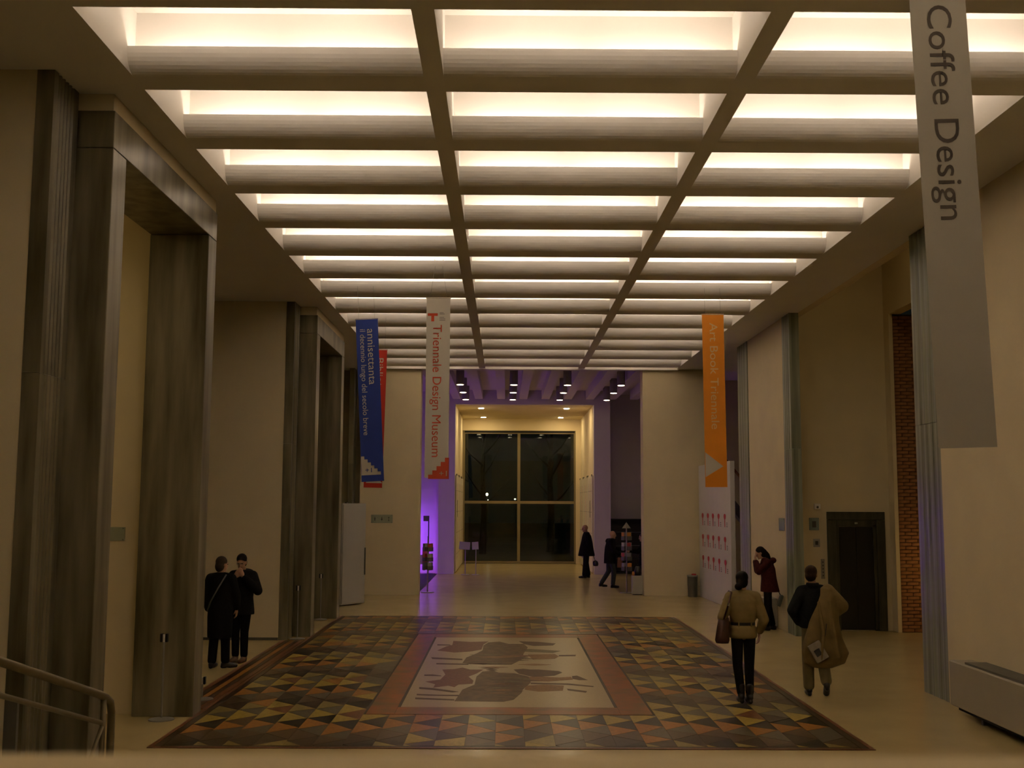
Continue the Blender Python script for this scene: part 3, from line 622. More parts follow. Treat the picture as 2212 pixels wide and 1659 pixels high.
stanchion('slim barrier post on the striped inlay past the nearest portal', -4.0, 15.1, 0.3)
# stair railing
t = thing('stair_railing', 'blurred metal stair railing with rounded end at the lower left', 'railing', (0, 0, 0))
xr = -3.31
def rz(y): return 0.99 + (9.5-y)*0.28
MB().tube([(xr, 4.6, rz(4.6)), (xr, 9.35, rz(9.35)), (xr, 9.5, 0.98), (xr, 9.6, 0.93), (xr, 9.64, 0.84), (xr, 9.64, 0.45), (xr, 9.6, 0.38), (xr, 9.5, 0.36)], 0.032, 12).build('handrail', RAILM, t, smooth=True)
MB().tube([(xr, 4.6, rz(4.6)-0.205), (xr, 9.4, rz(9.4)-0.22)], 0.02, 10).build('lower_rail', RAILM, t, smooth=True)
MB().tube([(xr, 9.44, rz(9.44)), (xr, 9.44, 0.0)], 0.024, 10).build('post', RAILM, t, smooth=True); MB().tube([(xr, 6.6, rz(6.6)), (xr, 6.6, 0.7)], 0.024, 10).build('post', RAILM, t, smooth=True)
MB().tube([(xr, 9.42, 0.76), (xr, 9.05, 0.42), (xr, 8.9, 0.15)], 0.018, 8).build('brace', RAILM, t, smooth=True)
t = thing('wall_railing', 'dark rail posts on the far side of the stair', 'railing', (0, 0, 0))
for y, x in ((7.6, -4.0), (8.4, -3.98), (9.2, -3.96)): MB().box(x-0.05, x+0.05, y-0.02, y+0.02, 0, rz(y)-0.05).build('post', GREYD, t)
MB().tube([(-4.0, 7.4, rz(7.4)-0.05), (-3.96, 9.3, rz(9.3)-0.05)], 0.02, 8).build('rail', GREYD, t)

# ================================================================== VESTIBULE
k = 0
for y in (35.4, 37.9, 40.5):
    for c in range(4):
        x = -1.45 + c*1.72
        row = ['front', 'middle', 'rear'][(35.4, 37.9, 40.5).index(y)]; pos = ['leftmost', 'second from left', 'third from left', 'rightmost'][c]
        t = thing('ceiling_downlight', f'{pos} glowing can downlight in the {row} row of the vestibule', 'downlight', (x, y, 6.40), group='can downlights of the vestibule')
        MB().cyl((0, 0), 0.13, 0.0, 0.5, 18).build('can', GREY, t, smooth=False); MB().cyl((0, 0), 0.105, -0.012, -0.001, 18).build('lens', DOWNM, t)
for x, lb in ((-0.95, 'recessed downlight at the left of the window bay ceiling'), (3.36-0.95, 'recessed downlight at the right of the window bay ceiling')):
    t = thing('recessed_downlight', lb, 'downlight', (x, 43.6, 6.36), group='downlights of the window bay')
    MB().cyl((0, 0), 0.13, -0.012, 0.0, 18).build('ring', WHITEP, t); MB().cyl((0, 0), 0.10, -0.02, -0.012, 18).build('lens', BAYM, t)
for x, lb in ((-0.95, 'rear recessed downlight near the window on the left'), (3.36-0.95, 'rear recessed downlight near the window on the right')):
    t = thing('recessed_downlight', lb, 'downlight', (x, 48.2, 6.36), group='downlights of the window bay')
    MB().cyl((0, 0), 0.13, -0.012, 0.0, 18).build('ring', WHITEP, t); MB().cyl((0, 0), 0.10, -0.02, -0.012, 18).build('lens', BAYM, t)
# violet fluorescent floods
for x, y, z, lb in ((-3.75, 42.35, 1.2, 'upright violet tube light hidden behind the left pier'), (-4.6, 36.5, 1.2, 'violet tube light on the vestibule floor at the left')):
    t = thing('violet_tube_light', lb, 'lamp', (x, y, 0), group='violet tube lights')
    MB().box(-0.12, 0.12, -0.12, 0.12, 0, 0.03).build('base', GREYD, t); MB().box(-0.10, 0.10, -0.06, -0.045, 0.03, 2.4).build('shield', GREYD, t)  # upright plate added to block violet light towards the hall
    MB().cyl((0, 0), 0.022, 0.06, 2.35, 8).build('tube', PURPM, t)
# exhibition boards on the bay walls
PBD = mat('printed_board', (0.74, 0.68, 0.50), 0.6, var=0.05, scale=2)
for side, x in (('left', -1.86), ('right', 3.33)):
    for k in range(3):
        y0 = 42.35 + k*2.35; s = 1 if side == 'left' else -1
        t = thing('exhibition_board', f'{["nearest", "middle", "farthest"][k]} cream exhibition board on the {side} wall of the window bay', 'board', (x, y0, 0), group='exhibition boards in the window bay')
        MB().box(-0.02, 0.02, 0, 2.25, 0.05, 3.7).build('board', PBD, t, bevel=0.004)
        for q in range(4): MB().box(s*0.02, s*0.023, 0.1, 2.15, 0.7+q*0.8, 0.712+q*0.8).build('printed_line', INK, t)
        for q in range(3): MB().box(s*0.02, s*0.023, 0.5+q*0.6, 0.515+q*0.6, 0.5, 3.4).build('printed_line', RED if q == 1 else INK, t)
        for q in (0.2, 2.05): MB().box(s*0.02-0.02, s*0.02+0.02, q-0.02, q+0.02, 3.66, 3.74).build('clip', GREYD, t)
        if k == 0: MB().box(s*0.02, s*0.03, 1.0, 1.12, 2.1, 2.75).build('dark_strip', DARKINK, t)
# lectern signs
for x, w, lb in ((-1.45, 0.40, 'left of two small tilted sign boards on slim posts'), (-1.06, 0.24, 'right of two small tilted sign boards on slim posts')):
    t = thing('sign_stand', lb, 'sign stand', (x, 41.6, 0), group='sign stands at the window bay')
    MB().cyl((0, 0), 0.15, 0, 0.015, 20).build('base', GREY, t); MB().cyl((0, 0), 0.016, 0.015, 0.98, 8).build('post', GREY, t)
    o = MB().box(-w/2, w/2, -0.012, 0.012, -0.15, 0.15).build('board', GREY, t, bevel=0.004); o.location = (-0.03, -0.02, 1.06); o.rotation_euler = (R_(-25), R_(4 if w > 0.3 else -4), 0)
# leaflet racks
CARD = [mat('leaflet_'+n, c, 0.6) for n, c in (('cream', (0.5, 0.45, 0.33)), ('orange', (0.6, 0.24, 0.04)), ('green', (0.16, 0.18, 0.10)), ('red', (0.45, 0.06, 0.04)), ('grey', (0.3, 0.28, 0.24)))]
def rack(label, x, y, tiers, arrow, hgt, seed):
    rd = random.Random(seed); t = thing('leaflet_rack', label, 'leaflet rack', (x, y, 0))
    MB().cyl((0, 0), 0.2, 0, 0.02, 20).build('base', STEEL, t); MB().cyl((0, 0), 0.018, 0.02, hgt-0.1, 8).build('pole', STEEL, t)
    if arrow: MB().prism([(-0.13, 0, hgt-0.18), (0.13, 0, hgt-0.18), (0.0, 0, hgt)], (0, -0.01, 0), (0, 0.01, 0)).build('arrow_topper', GREY, t)
    for z in tiers:
        for a in range(4):
            an = a*PI/2 + 0.5; c = Vector((0.13*math.cos(an), 0.13*math.sin(an), z))
            p = MB().box(-0.075, 0.075, -0.012, 0.012, -0.10, 0.02).build('pocket', GREYD, t); p.location = c; p.rotation_euler = (0, 0, an+PI/2)
            q = MB().box(-0.065, 0.065, -0.006, 0.006, -0.08, 0.13).build('leaflet', rd.choice(CARD), p)
    return t
rack('leaflet rack with arrow topper beside the right pier', 3.62, 33.3, (0.75, 1.05, 1.35, 1.65), True, 2.08, 3)
rack('leaflet rack against the violet wall at the left pier', -2.27, 33.25, (0.75, 1.0, 1.3), False, 1.75, 5)
t = thing('litter_pedestal', 'square grey pedestal bin beside the leaflet rack', 'pedestal', (3.86, 32.75, 0))
MB().box(-0.15, 0.15, -0.14, 0.14, 0.02, 0.55).build('body', GREY, t, bevel=0.006); MB().box(-0.13, 0.13, -0.12, 0.12, 0, 0.02).build('plinth', DRK, t)
t = thing('shop_bag', 'dark bag of goods standing on the grey pedestal', 'bag', (3.88, 32.75, 0.55))
MB().loft([(0, 0, 0, 0.09, 0.08), (0, 0, 0.12, 0.10, 0.09), (0, 0, 0.26, 0.06, 0.05)]).build('sack', BLK, t, smooth=True); MB().tube([(-0.04, 0, 0.25), (0, 0, 0.33), (0.04, 0, 0.25)], 0.008, 6).build('handle', BLK, t)
t = thing('fruit_bag', 'small orange packet beside the dark bag on the pedestal', 'packet', (3.745, 32.68, 0.55))
MB().loft([(0, 0, 0, 0.035, 0.03), (0, 0, 0.07, 0.04, 0.03), (0, 0, 0.12, 0.025, 0.006)]).build('wrapper', CARD[1], t, smooth=True)
# dark shelving in the right recess, music stand in the left recess
t = thing('dark_shelving', 'dark low shelving in the dim recess right of the bay', 'shelving', (4.0, 42.6, 0))
MB().box(0, 3.4, 0.5, 0.54, 0, 2.06).build('back', BLK, t); MB().box(0, 0.05, 0, 0.5, 0, 2.06).build('side', BLK, t); MB().box(3.35, 3.4, 0, 0.5, 0, 2.06).build('side', BLK, t)
for z in (0.0, 0.5, 1.0, 1.5, 2.0): MB().box(0.05, 3.35, 0, 0.5, z, z+0.05).build('shelf', BLK, t)
t = thing('display_stand', 'dark display stand with hanging red sleeve in the violet corner', 'display stand', (-2.85, 42.0, 0))
MB().cyl((0, 0), 0.18, 0, 0.02).build('base', BLK, t); MB().cyl((0, 0), 0.02, 0.02, 2.1, 8).build('pole', BLK, t); MB().box(-0.2, 0.02, -0.02, 0.02, 1.95, 2.15).build('sign', GREYD, t)
MB().box(-0.22, -0.02, -0.05, 0.05, 0.25, 0.95).build('sleeve', CARD[3], t, bevel=0.01); MB().box(-0.3, -0.2, -0.04, 0.04, 0.35, 0.7).build('leaflets', CARD[0], t)
t = tag(MB().box(-3.6, -2.52, YE+0.9, 41.9, 0.0, 0.012).build('floor_mat', mat('black_mat', (0.02, 0.018, 0.02), 0.9, var=0.3, scale=40)), 'dark mat on the floor in the violet recess', 'mat')

# ================================================================== PEOPLE
SKIN = mat('skin', (0.50, 0.27, 0.15), 0.55, var=0.08, scale=9)
HAIRD = mat('dark_hair', (0.009, 0.006, 0.004), 0.6, spec=0.12, var=0.4, scale=40); HAIRB = mat('brown_hair', (0.030, 0.016, 0.008), 0.6, spec=0.12, var=0.4, scale=40); HAIRG = mat('grey_hair', (0.07, 0.05, 0.03), 0.7, spec=0.12, var=0.3, scale=40)
WOOL = mat('black_wool', (0.012, 0.011, 0.010), 0.95, spec=0.12, var=0.3, scale=30); NAVY = mat('dark_cloth', (0.016, 0.017, 0.016), 0.9, spec=0.12, var=0.3, scale=30); BURG = mat('burgundy_cloth', (0.060, 0.014, 0.012), 0.85, spec=0.12, var=0.3, scale=20)
TAN = mat('tan_jacket', (0.26, 0.185, 0.060), 0.8, var=0.18, scale=9, bump=0.15, bscale=18); CAMEL = mat('camel_coat', (0.22, 0.15, 0.045), 0.85, var=0.18, scale=7, bump=0.15, bscale=14); KHAKI = mat('khaki_trousers', (0.20, 0.155, 0.065), 0.85, var=0.15, scale=9)
BROWNL = mat('brown_leather', (0.065, 0.022, 0.012), 0.5, var=0.2, scale=12); SHOE = mat('black_leather', (0.012, 0.010, 0.008), 0.4); EYE = mat('eye_dark', (0.02, 0.015, 0.012), 0.2); LIP = mat('lip', (0.30, 0.10, 0.07), 0.5); DENIM = mat('dark_denim', (0.030, 0.038, 0.036), 0.85, var=0.2, scale=20)
BROWNSH = mat('brown_shoe', (0.10, 0.05, 0.02), 0.5)
V = Vector
def hand(mb, wrist, d, n, side, k=1.0, curl=0.5):
    """palm, four fingers and a thumb: d points along the hand, n out of the palm, side +1/-1 puts the thumb"""
    d = V(d).normalized(); n = V(n); n = (n - d*n.dot(d)).normalized(); s = d.cross(n).normalized()*side
    w = V(wrist); c = w + d*0.05*k
    rot = Matrix((s, d, n)).transposed()
    mb.ell(c, (0.042*k, 0.055*k, 0.019*k), rot)
    for q, (off, ln) in enumerate(((0.030, 0.068), (0.010, 0.078), (-0.010, 0.072), (-0.029, 0.056))):
        a = w + d*0.092*k + s*off*k; b_ = a + (d*math.cos(curl*0.6) + n*math.sin(curl*0.6))*ln*0.55*k; e = b_ + (d*math.cos(curl*1.7) + n*math.sin(curl*1.7))*ln*0.5*k
        mb.chain([a - d*0.02*k, b_, e], [0.0100*k, 0.0095*k, 0.0085*k])
    a = w + d*0.03*k + s*0.030*k; b_ = a + (s*0.75 + d*0.6 + n*0.25).normalized()*0.04*k; mb.chain([a, b_, b_ + (d*0.9 + s*0.15 + n*0.35).normalized()*0.032*k], [0.014*k, 0.0115*k, 0.0095*k])
BASE = dict(hipL=(-.085,0,.90), hipR=(.085,0,.90), knL=(-.09,.02,.49), knR=(.09,.02,.49), anL=(-.09,-.02,.09), anR=(.09,-.02,.09),
            ftL=(0,1), ftR=(0,1), pel=(0,0,.96), wai=(0,.0,1.10), che=(0,0,1.27), shL=(-.17,-.01,1.405), shR=(.17,-.01,1.405), nek=(0,0,1.47), hed=(0,.015,1.625),
            elL=(-.235,-.03,1.13), elR=(.235,-.03,1.13), wrL=(-.22,.07,.90), wrR=(.22,.07,.90), hdL=(0,.15,-1), hdR=(0,.15,-1), hnL=(1,0,0), hnR=(-1,0,0), look=(0, 0))
def person(label, loc, rz, s, pose, legs=(0.085, 0.06, 0.05), leg_mat=WOOL, shoe=SHOE, shoe_h=0.0, hands=True, face=True, pants_to=0.10):
    P = dict(BASE); P.update(pose)
    t = thing('person', label, 'person', loc, rz); t.scale = (s, s, s)
    b = MB()
    yaw, nod = P['look']; HR = Matrix.Rotation(yaw, 3, 'Z') @ Matrix.Rotation(nod, 3, 'X'); hc = V(P['hed'])
    def hp(x, y, z): return hc + HR @ V((x, y, z))
    b.ell(hc + HR @ V((0, -0.008, 0.025)), (0.075, 0.093, 0.095), HR); b.ell(hp(0, 0.022, -0.045), (0.058, 0.070, 0.075), HR); b.ell(hp(0, 0.072, -0.095), (0.026, 0.022, 0.022), HR)
    b.caps(hp(0, 0.088, 0.018), hp(0, 0.108, -0.028), 0.010, 0.014); b.ell(hp(0, 0.088, 0.032), (0.045, 0.012, 0.010), HR)
    for sx in (-1, 1): b.ell(hp(sx*0.075, -0.005, -0.005), (0.010, 0.020, 0.032), HR)
    b.caps(P['nek'], hp(0, -0.012, -0.06), 0.056, 0.052)
    b.chain([P['pel'], P['wai'], P['che'], P['nek']], [0.125, 0.105, 0.115, 0.05])
    for q in 'LR':
        b.chain([P['che'], P['sh'+q]], [0.09, 0.058]); b.chain([P['sh'+q], P['el'+q], P['wr'+q]], [0.052, 0.038, 0.027])
        b.chain([P['pel'], P['hip'+q]], [0.11, 0.085]); b.chain([P['hip'+q], P['kn'+q], P['an'+q]], [0.080, 0.050, 0.036])
        f = V((*P['ft'+q], 0)).normalized(); a = V(P['an'+q]); zt = P.get('toe'+q, 0.03)
        b.chain([a, a + f*0.06 + V((0, 0, zt-a.z+0.01)), a + f*0.15 + V((0, 0, zt-a.z))], [0.034, 0.03, 0.02])
        if hands: hand(b, P['wr'+q], P['hd'+q], P['hn'+q], 1 if q == 'L' else -1, 1.0, P.get('curl'+q, 0.5))
    fused('body', b, SKIN, t, 0.0095, 3)
    if face:
        for sx in (-1, 1): MB().ell(hp(sx*0.030, 0.082, 0.010), (0.011, 0.008, 0.007), HR, 10, 6).build('eye', EYE, t, smooth=True)
        MB().ell(hp(0, 0.088, -0.062), (0.024, 0.008, 0.006), HR, 10, 6).build('mouth', LIP, t, smooth=True)
    for q in 'LR':
        lg = MB().chain([V(P['hip'+q]) + V((0, 0, 0.03)), V(P['kn'+q]), V(P['an'+q]) + (V(P['kn'+q])-V(P['an'+q])).normalized()*(pants_to-0.06)], [legs[0]+0.012, legs[1]+0.010, legs[2]+0.010])
        lg.ell(P['pel'], (0.15, 0.115, 0.10)); fused('trouser_leg', lg, leg_mat, t, 0.013, 3)
        f = V((*P['ft'+q], 0)).normalized(); a = V(P['an'+q]); zt = P.get('toe'+q, 0.03); sh = MB()
        sh.chain([a + V((0, 0, shoe_h)), a], [0.052, 0.050]); sh.chain([a + V((0, 0, -0.02)) - f*0.03, a + f*0.07 + V((0, 0, zt-a.z+0.018)), a + f*0.17 + V((0, 0, zt-a.z+0.008))], [0.042, 0.046, 0.034])
        hz = a.z-0.055; sh.caps(a - f*0.045 + V((0, 0, min(0, 0.03-a.z)*0.9 if a.z < 0.12 else -0.06)), a + f*0.0 + V((0, 0, min(0, 0.03-a.z)*0.9 if a.z < 0.12 else -0.06)), 0.032, 0.032)
        o = fused('shoe', sh, shoe, t, 0.010, 2)
        lo = min(v.co.z for v in o.data.vertices)
        if lo < 0:
            for v in o.data.vertices: v.co.z = max(v.co.z, 0.0)
    return t, P, hp, HR
def hair(t, hp, HR, m, back=0.0, extra=None, top=0.0, name='hair'):
    h = MB(); h.ell(hp(0, -0.022, 0.045+top), (0.086, 0.098, 0.090), HR); h.ell(hp(0, -0.045, -0.01-back*0.5), (0.080, 0.072, 0.085+back*0.5), HR)
    if extra: extra(h)
    return fused(name, h, m, t, 0.010, 3)
def coat(name, m, t, P, rings, arm_r, sleeves='LR', sleeve_end=0.86, shoulder_r=None, collar=True, voxel=0.013, extra=None):
    c = MB().loft(rings, 28)
    for q in sleeves:
        a, e, w = V(P['sh'+q]), V(P['el'+q]), V(P['wr'+q]); w = e + (w-e)*sleeve_end
        c.chain([a, e, w], [arm_r[0], arm_r[1], arm_r[2]]); c.chain([V(P['nek']) + V((0, 0, -0.03)), a], [0.075, arm_r[0]])
    if collar: c.loft([(P['nek'][0], P['nek'][1]-0.005, P['nek'][2]-0.04, 0.095, 0.09), (P['nek'][0], P['nek'][1]-0.005, P['nek'][2]+0.035, 0.078, 0.076)], 20)
    if extra: extra(c)
    return fused(name, c, m, t, voxel, 4)

# 1 woman in tan belted jacket, walking away
p = atZ(1608, 1519); s = 1.69/1.72
t, P, hp, HR = person('woman seen from behind in belted tan jacket and black trousers', p, R_(2), s,
    dict(knL=(-.075,.03,.49), knR=(.075,.0,.49), anL=(-.045,-.02,.11), anR=(.06,-.06,.11), elL=(-.29,-.04,1.14), wrL=(-.20,.10,1.00), elR=(.275,-.05,1.11), wrR=(.24,.08,.93), hdL=(.3,.6,.3), look=(R_(-12), 0)), legs=(0.078, 0.058, 0.046), leg_mat=WOOL, shoe=SHOE, shoe_h=0.12)
hair(t, hp, HR, HAIRD, 0.0, lambda h: (h.ell(hp(-0.05, -0.10, -0.075), (0.055, 0.05, 0.05)), h.ell(hp(0, -0.05, -0.03), (0.078, 0.06, 0.07))))
coat('tan_jacket', TAN, t, P, [(0,0,.86,.185,.135,.02,0),(0,0,.90,.190,.14,.02,1),(0,0,1.00,.178,.13),(0,0,1.04,.160,.115),(0,0,1.07,.160,.115),(0,0,1.12,.178,.13,.02,2),(0,0,1.25,.200,.14),(0,0,1.36,.205,.135),(0,0,1.43,.15,.11),(0,0,1.47,.09,.09)], (0.082, 0.070, 0.056))
MB().loft([(0,0,1.035,.166,.121),(0,0,1.075,.166,.121)], 28).build('belt', SHOE, t)
for sx in (-1, 1): MB().box(sx*0.085-0.008, sx*0.085+0.008, -0.12, -0.112, 1.02, 1.09).build('belt_loop', TAN, t)
q = thing('shoulder_bag', 'brown leather shoulder bag under the arm of the woman in tan', 'bag', p, R_(2)); q.scale = (s, s, s)
MB().loft([(-.30,-.06,.80,.085,.06),(-.30,-.06,.84,.10,.07),(-.285,-.06,1.02,.085,.055),(-.275,-.06,1.14,.07,.035)], 20).build('bag_body', BROWNL, q, smooth=True)
MB().tube([(-.285,-.10,1.12),(-.235,-.145,1.30),(-.175,-.10,1.475),(-.18,0.02,1.485),(-.24,.09,1.36),(-.285,.0,1.13)], 0.013, 8).build('strap', BROWNL, q, smooth=True); MB().tube([(-.232,-.150,1.30),(-.222,-.152,1.34)], 0.016, 8).build('buckle', STEEL, q)

# 2 man with camel coat over one shoulder
p = atZ(1765, 1505); s = 1.77/1.76
t, P, hp, HR = person('man from behind in dark jacket and khaki trousers, coat over shoulder', p, R_(-4), s,
    dict(hipL=(-.09,0,.92), hipR=(.09,0,.92), knL=(-.10,.05,.5), anL=(-.095,.05,.10), knR=(.095,.04,.50), anR=(.10,-.16,.20), toeR=0.05, ftR=(0.1,1), elL=(-.315,-.07,1.16), wrL=(-.20,.05,.98), elR=(.355,-.02,1.22), wrR=(.24,.14,1.08), hdL=(.5,.6,-.2), hdR=(-.4,.7,.1), hed=(-.035,.02,1.635), nek=(-.02,0,1.48), look=(R_(-22), R_(-4))), legs=(0.088, 0.072, 0.066), leg_mat=KHAKI, shoe=SHOE)
hair(t, hp, HR, HAIRB, 0.0)
coat('dark_jacket', NAVY, t, P, [(-.02,0,.92,.185,.14),(-.02,0,1.05,.185,.14),(-.01,0,1.22,.205,.15),(0,0,1.37,.215,.14),(0,0,1.44,.15,.11),(-.02,0,1.485,.085,.085)], (0.090, 0.078, 0.066))
dr = MB().loft([(.07,-.09,.40,.13,.07,.05,0),(.09,-.09,.46,.27,.11,.06,.5),(.10,-.09,.60,.31,.13,.07,1),(.08,-.08,.80,.25,.14,.06,1.4),(.09,-.07,1.00,.21,.15,.05,1.8),(.12,-.05,1.20,.175,.155,.04,2),(.14,-.03,1.36,.14,.15,.03,2.2),(.13,-.01,1.46,.09,.12),(.12,0,1.49,.04,.06)], 36)
dr.chain([(.17,-.01,1.42), (.355,-.02,1.22), (.30,.06,1.13)], [0.10, 0.098, 0.07]); dr.tube([(.0,-.235,1.30), (.05,-.26,.9), (.02,-.25,.5)], [.02,.03,.02], 8); dr.tube([(.16,-.20,1.30), (.20,-.24,.9), (.26,-.22,.55)], [.02,.03,.02], 8)
fused('draped_coat', dr, CAMEL, t, 0.013, 4)
MB().loft([(-.02,-.01,1.455,.10,.092),(-.03,-.02,1.53,.083,.08)], 20).build('collar', NAVY, t, smooth=True)
q = thing('paper_bag', 'small pale printed bag hanging below the camel coat', 'bag', p, R_(-4)); q.scale = (s, s, s)
o = MB().box(-.09, .09, -.02, .02, -.13, .13).build('bag_body', mat('printed_paper', (0.36, 0.30, 0.20), 0.7, var=0.35, scale=9), q, bevel=0.008); o.location = (-.02, -.245, .63); o.rotation_euler = (0, R_(-30), 0)
o = MB().box(-.05, .03, -.024, -.020, -.05, .04).build('print', DARKINK, q); o.location = (-.02, -.245, .63); o.rotation_euler = (0, R_(-30), 0)
MB().tube([(.03,-.245,.74), (.08,-.25,.86), (.10,-.24,1.0)], 0.006, 6).build('handle', DARKINK, q)

# 3 woman in burgundy, side view, hands to her face, leaning to the left
p = atZ(1660, 1362); s = 1.0
t, P, hp, HR = person('woman in burgundy jacket leaning with hands raised to her face', p, R_(82), s,
    dict(pel=(0,-.01,.97), wai=(0,-.02,1.12), che=(0,.0,1.30), nek=(0,.04,1.47), hed=(0,.14,1.60), shL=(-.17,.0,1.40), shR=(.17,.0,1.40), elL=(-.20,.19,1.22), elR=(.20,.19,1.22), wrL=(-.07,.24,1.44), wrR=(.07,.24,1.44), hdL=(.25,.05,1), hdR=(-.25,.05,1), hnL=(.3,-1,0), hnR=(-.3,-1,0), anL=(-.09,.04,.09), anR=(.09,-.10,.09), knR=(.09,-.02,.49), look=(0, R_(-24))), legs=(0.082, 0.062, 0.056), leg_mat=WOOL)
hair(t, hp, HR, HAIRD, 0.05, lambda h: h.chain([hp(0, -0.07, 0), hp(0, -0.11, -0.10), (0, -.07, 1.38)], [0.07, 0.06, 0.045]))
coat('burgundy_jacket', BURG, t, P, [(0,-.05,.80,.20,.20),(0,-.04,.90,.195,.185),(0,-.03,1.08,.185,.16),(0,-.01,1.28,.20,.155),(0,.01,1.40,.19,.13),(0,.03,1.47,.10,.09)], (0.080, 0.070, 0.058), extra=lambda c: c.ell((0, -.12, 1.45), (.12, .075, .065)))
q = thing('hand_bag', 'dark green shopping bag hanging behind the burgundy woman', 'bag', p, R_(82)); q.scale = (s, s, s)
o = MB().box(-.12, .12, -.03, .03, -.13, .11).build('bag_body', mat('green_bag', (0.06, 0.065, 0.04), 0.6), q, bevel=0.01); o.location = (.0, -.255, .63); o.rotation_euler = (R_(18), 0, 0)
MB().tube([(-.05,-.255,.74), (0,-.20,.86), (.05,-.255,.74)], 0.008, 6).build('handle', SHOE, q)

# 4 left of the couple: long dark coat, seen from behind
p = atZ(472, 1444); s = 1.74/1.745
t, P, hp, HR = person('person from behind in long black coat with diagonal strap', p, R_(-8), s,
    dict(anL=(-.10,-.04,.09), knL=(-.09,.0,.49), anR=(.10,.02,.09), ftR=(.8,.6), elL=(-.25,-.02,1.13), elR=(.25,.02,1.13), wrR=(.22,.12,.93), look=(R_(-30), R_(-6))), legs=(0.085, 0.066, 0.060), leg_mat=WOOL)
hair(t, hp, HR, HAIRG, 0.03)
coat('long_coat', WOOL, t, P, [(.0,0,.48,.195,.15),(0,0,.56,.20,.155),(0,0,.80,.205,.155),(0,0,1.05,.195,.145),(0,0,1.25,.205,.15),(0,0,1.37,.21,.14),(0,0,1.44,.15,.11),(0,0,1.48,.09,.09)], (0.086, 0.074, 0.062))
MB().tube([(.115,-.085,1.475), (.02,-.165,1.27), (-.10,-.165,1.05), (-.19,-.06,.90)], 0.012, 8).build('bag_strap', GREYD, t, smooth=True)

# 5 right of the couple: facing the viewer, hands at mouth
p = atZ(519, 1431); s = 1.0
t, P, hp, HR = person('person facing the viewer in black jacket and glasses, hands at mouth', p, R_(168), s,
    dict(anL=(-.06,.0,.09), knL=(-.07,.03,.49), anR=(.10,-.02,.09), elL=(-.30,.06,1.17), elR=(.27,.08,1.17), wrL=(-.09,.19,1.40), wrR=(.05,.20,1.37), hdL=(.45,.0,1), hdR=(-.35,.0,1), hnL=(.4,-1,0), hnR=(-.4,-1,0), hed=(0.01,.04,1.62), look=(R_(10), R_(-16))), legs=(0.082, 0.060, 0.052), leg_mat=WOOL, shoe=BROWNSH)
hair(t, hp, HR, HAIRD, 0.0, None, 0.012)
coat('black_jacket', WOOL, t, P, [(0,0,.78,.215,.155),(0,0,.86,.21,.155),(0,0,1.05,.185,.145),(0,0,1.25,.205,.15),(0,0,1.38,.215,.14),(0,-.01,1.45,.17,.125),(0,-.02,1.50,.12,.10)], (0.088, 0.078, 0.062), extra=lambda c: c.ell((0, -.11, 1.46), (.15, .06, .06)))
g = MB()
for sx in (-1, 1): g.tube([hp(sx*0.032+0.024*math.cos(a), 0.098, 0.012+0.018*math.sin(a)) for a in [2*PI*k/12 for k in range(13)]], 0.0028, 5); g.tube([hp(sx*0.056, 0.096, 0.016), hp(sx*0.076, 0.0, 0.012)], 0.0025, 5)
g.tube([hp(-0.008, 0.100, 0.015), hp(0.008, 0.100, 0.015)], 0.0028, 5); g.build('glasses', STEEL, t)

# 6 bald man by the window bay, flared dark cape-like coat
p = atZ(1267, 1249); s = 1.86/1.72
t, P, hp, HR = person('bald man in flared black coat standing by the window bay', p, R_(85), s,
    dict(anL=(-.08,.06,.09), anR=(.08,-.05,.09), elL=(-.22,-.08,1.14), elR=(.22,-.08,1.14), wrL=(-.10,-.16,.92), wrR=(.10,-.17,.90), hed=(0,.045,1.615), look=(0, R_(-8))), legs=(0.095, 0.085, 0.080), leg_mat=WOOL)
coat('flared_coat', WOOL, t, P, [(0,0,.72,.22,.275),(0,0,.78,.22,.27),(0,0,1.0,.215,.225),(0,-.01,1.2,.21,.185),(0,-.01,1.37,.20,.15),(0,0,1.44,.15,.115),(0,0,1.49,.09,.09)], (0.085, 0.078, 0.068))
MB().loft([(0,.06,.66,.12,.10),(0,.06,.73,.13,.11)], 20).build('shirt_tail', WHITEP, t, smooth=True)
q = thing('satchel', 'dark satchel hanging behind the bald man by the window', 'bag', p, R_(85)); q.scale = (s, s, s)
MB().loft([(0,-.30,.40,.10,.075),(0,-.30,.45,.12,.095),(0,-.29,.54,.11,.085),(0,-.285,.58,.06,.03)], 18).build('bag_body', BLK, q, smooth=True); MB().tube([(0,-.28,.57), (0,-.24,.70), (0,-.19,.82)], 0.012, 6).build('strap', BLK, q)

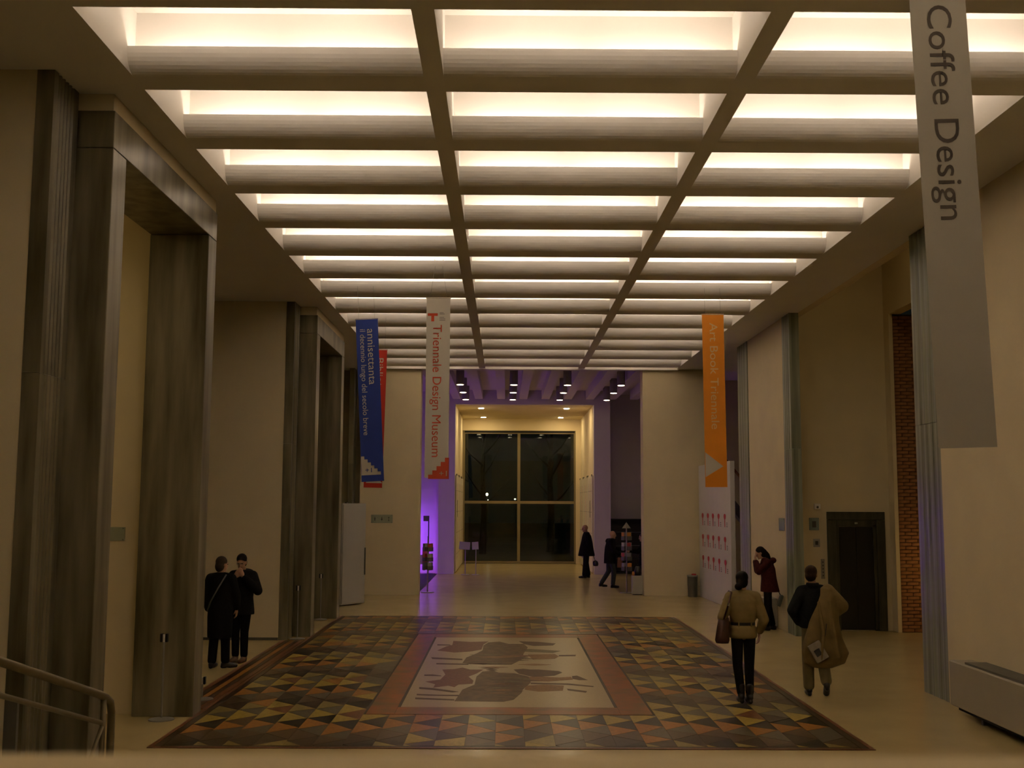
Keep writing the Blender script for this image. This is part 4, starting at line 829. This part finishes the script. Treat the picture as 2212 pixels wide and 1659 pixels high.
# 7 bald man reaching to the leaflet rack
p = atZ(1318, 1270); s = 1.79/1.735
t, P, hp, HR = person('bald man in black coat reaching towards the leaflet rack', p, R_(-80), s,
    dict(hipL=(-.085,0,.90), knL=(-.09,-.02,.49), anL=(-.09,-.26,.13), toeL=0.05, knR=(.09,.10,.49), anR=(.09,.06,.09), che=(0,.02,1.27), nek=(0,.05,1.46), hed=(0,.09,1.60), elL=(-.24,.16,1.18), wrL=(-.19,.40,1.16), hdL=(.1,1,.05), hnL=(.6,0,-1), elR=(.25,.05,1.12), wrR=(.22,.25,1.03), hdR=(0,1,0), hnR=(-1,0,-.2), look=(R_(-30), R_(-6))), legs=(0.085, 0.066, 0.058), leg_mat=DENIM)
coat('black_coat', WOOL, t, P, [(0,.0,.74,.20,.19),(0,.0,.82,.20,.185),(0,0,1.02,.20,.175),(0,.01,1.22,.205,.165),(0,.03,1.36,.20,.145),(0,.04,1.43,.15,.115),(0,.05,1.48,.09,.09)], (0.088, 0.078, 0.066))
q = thing('carrier_bag', 'small reddish carrier bag held by the man at the rack', 'bag', p + V((0.30, -0.10, 0)), R_(10)); q.scale = (s, s, s)
MB().loft([(0,0,.62,.085,.04),(0,0,.66,.09,.045),(0,0,.92,.075,.03)], 16).build('bag_body', mat('pinkish_bag', (0.24, 0.09, 0.06), 0.6, var=0.2, scale=8), q); MB().tube([(-.04,0,.91), (0,0,1.02), (.04,0,.91)], 0.006, 6).build('handle', SHOE, q)

# 8 person mostly hidden by the right pier, arm reaching left
p = V((4.20, 33.75, 0)); s = 1.0
t, P, hp, HR = person('person half hidden behind the right pier reaching for a leaflet', p, R_(80), s,
    dict(elL=(-.24,.17,1.20), wrL=(-.20,.40,1.22), hdL=(.1,1,.0), hnL=(.6,0,-1), hed=(0,.05,1.62), look=(0, R_(-8))), leg_mat=WOOL)
hair(t, hp, HR, HAIRG)
coat('dark_coat', WOOL, t, P, [(0,0,.78,.20,.16),(0,0,1.05,.195,.15),(0,0,1.25,.205,.15),(0,0,1.37,.205,.14),(0,0,1.44,.15,.11),(0,0,1.48,.09,.09)], (0.086, 0.074, 0.062))
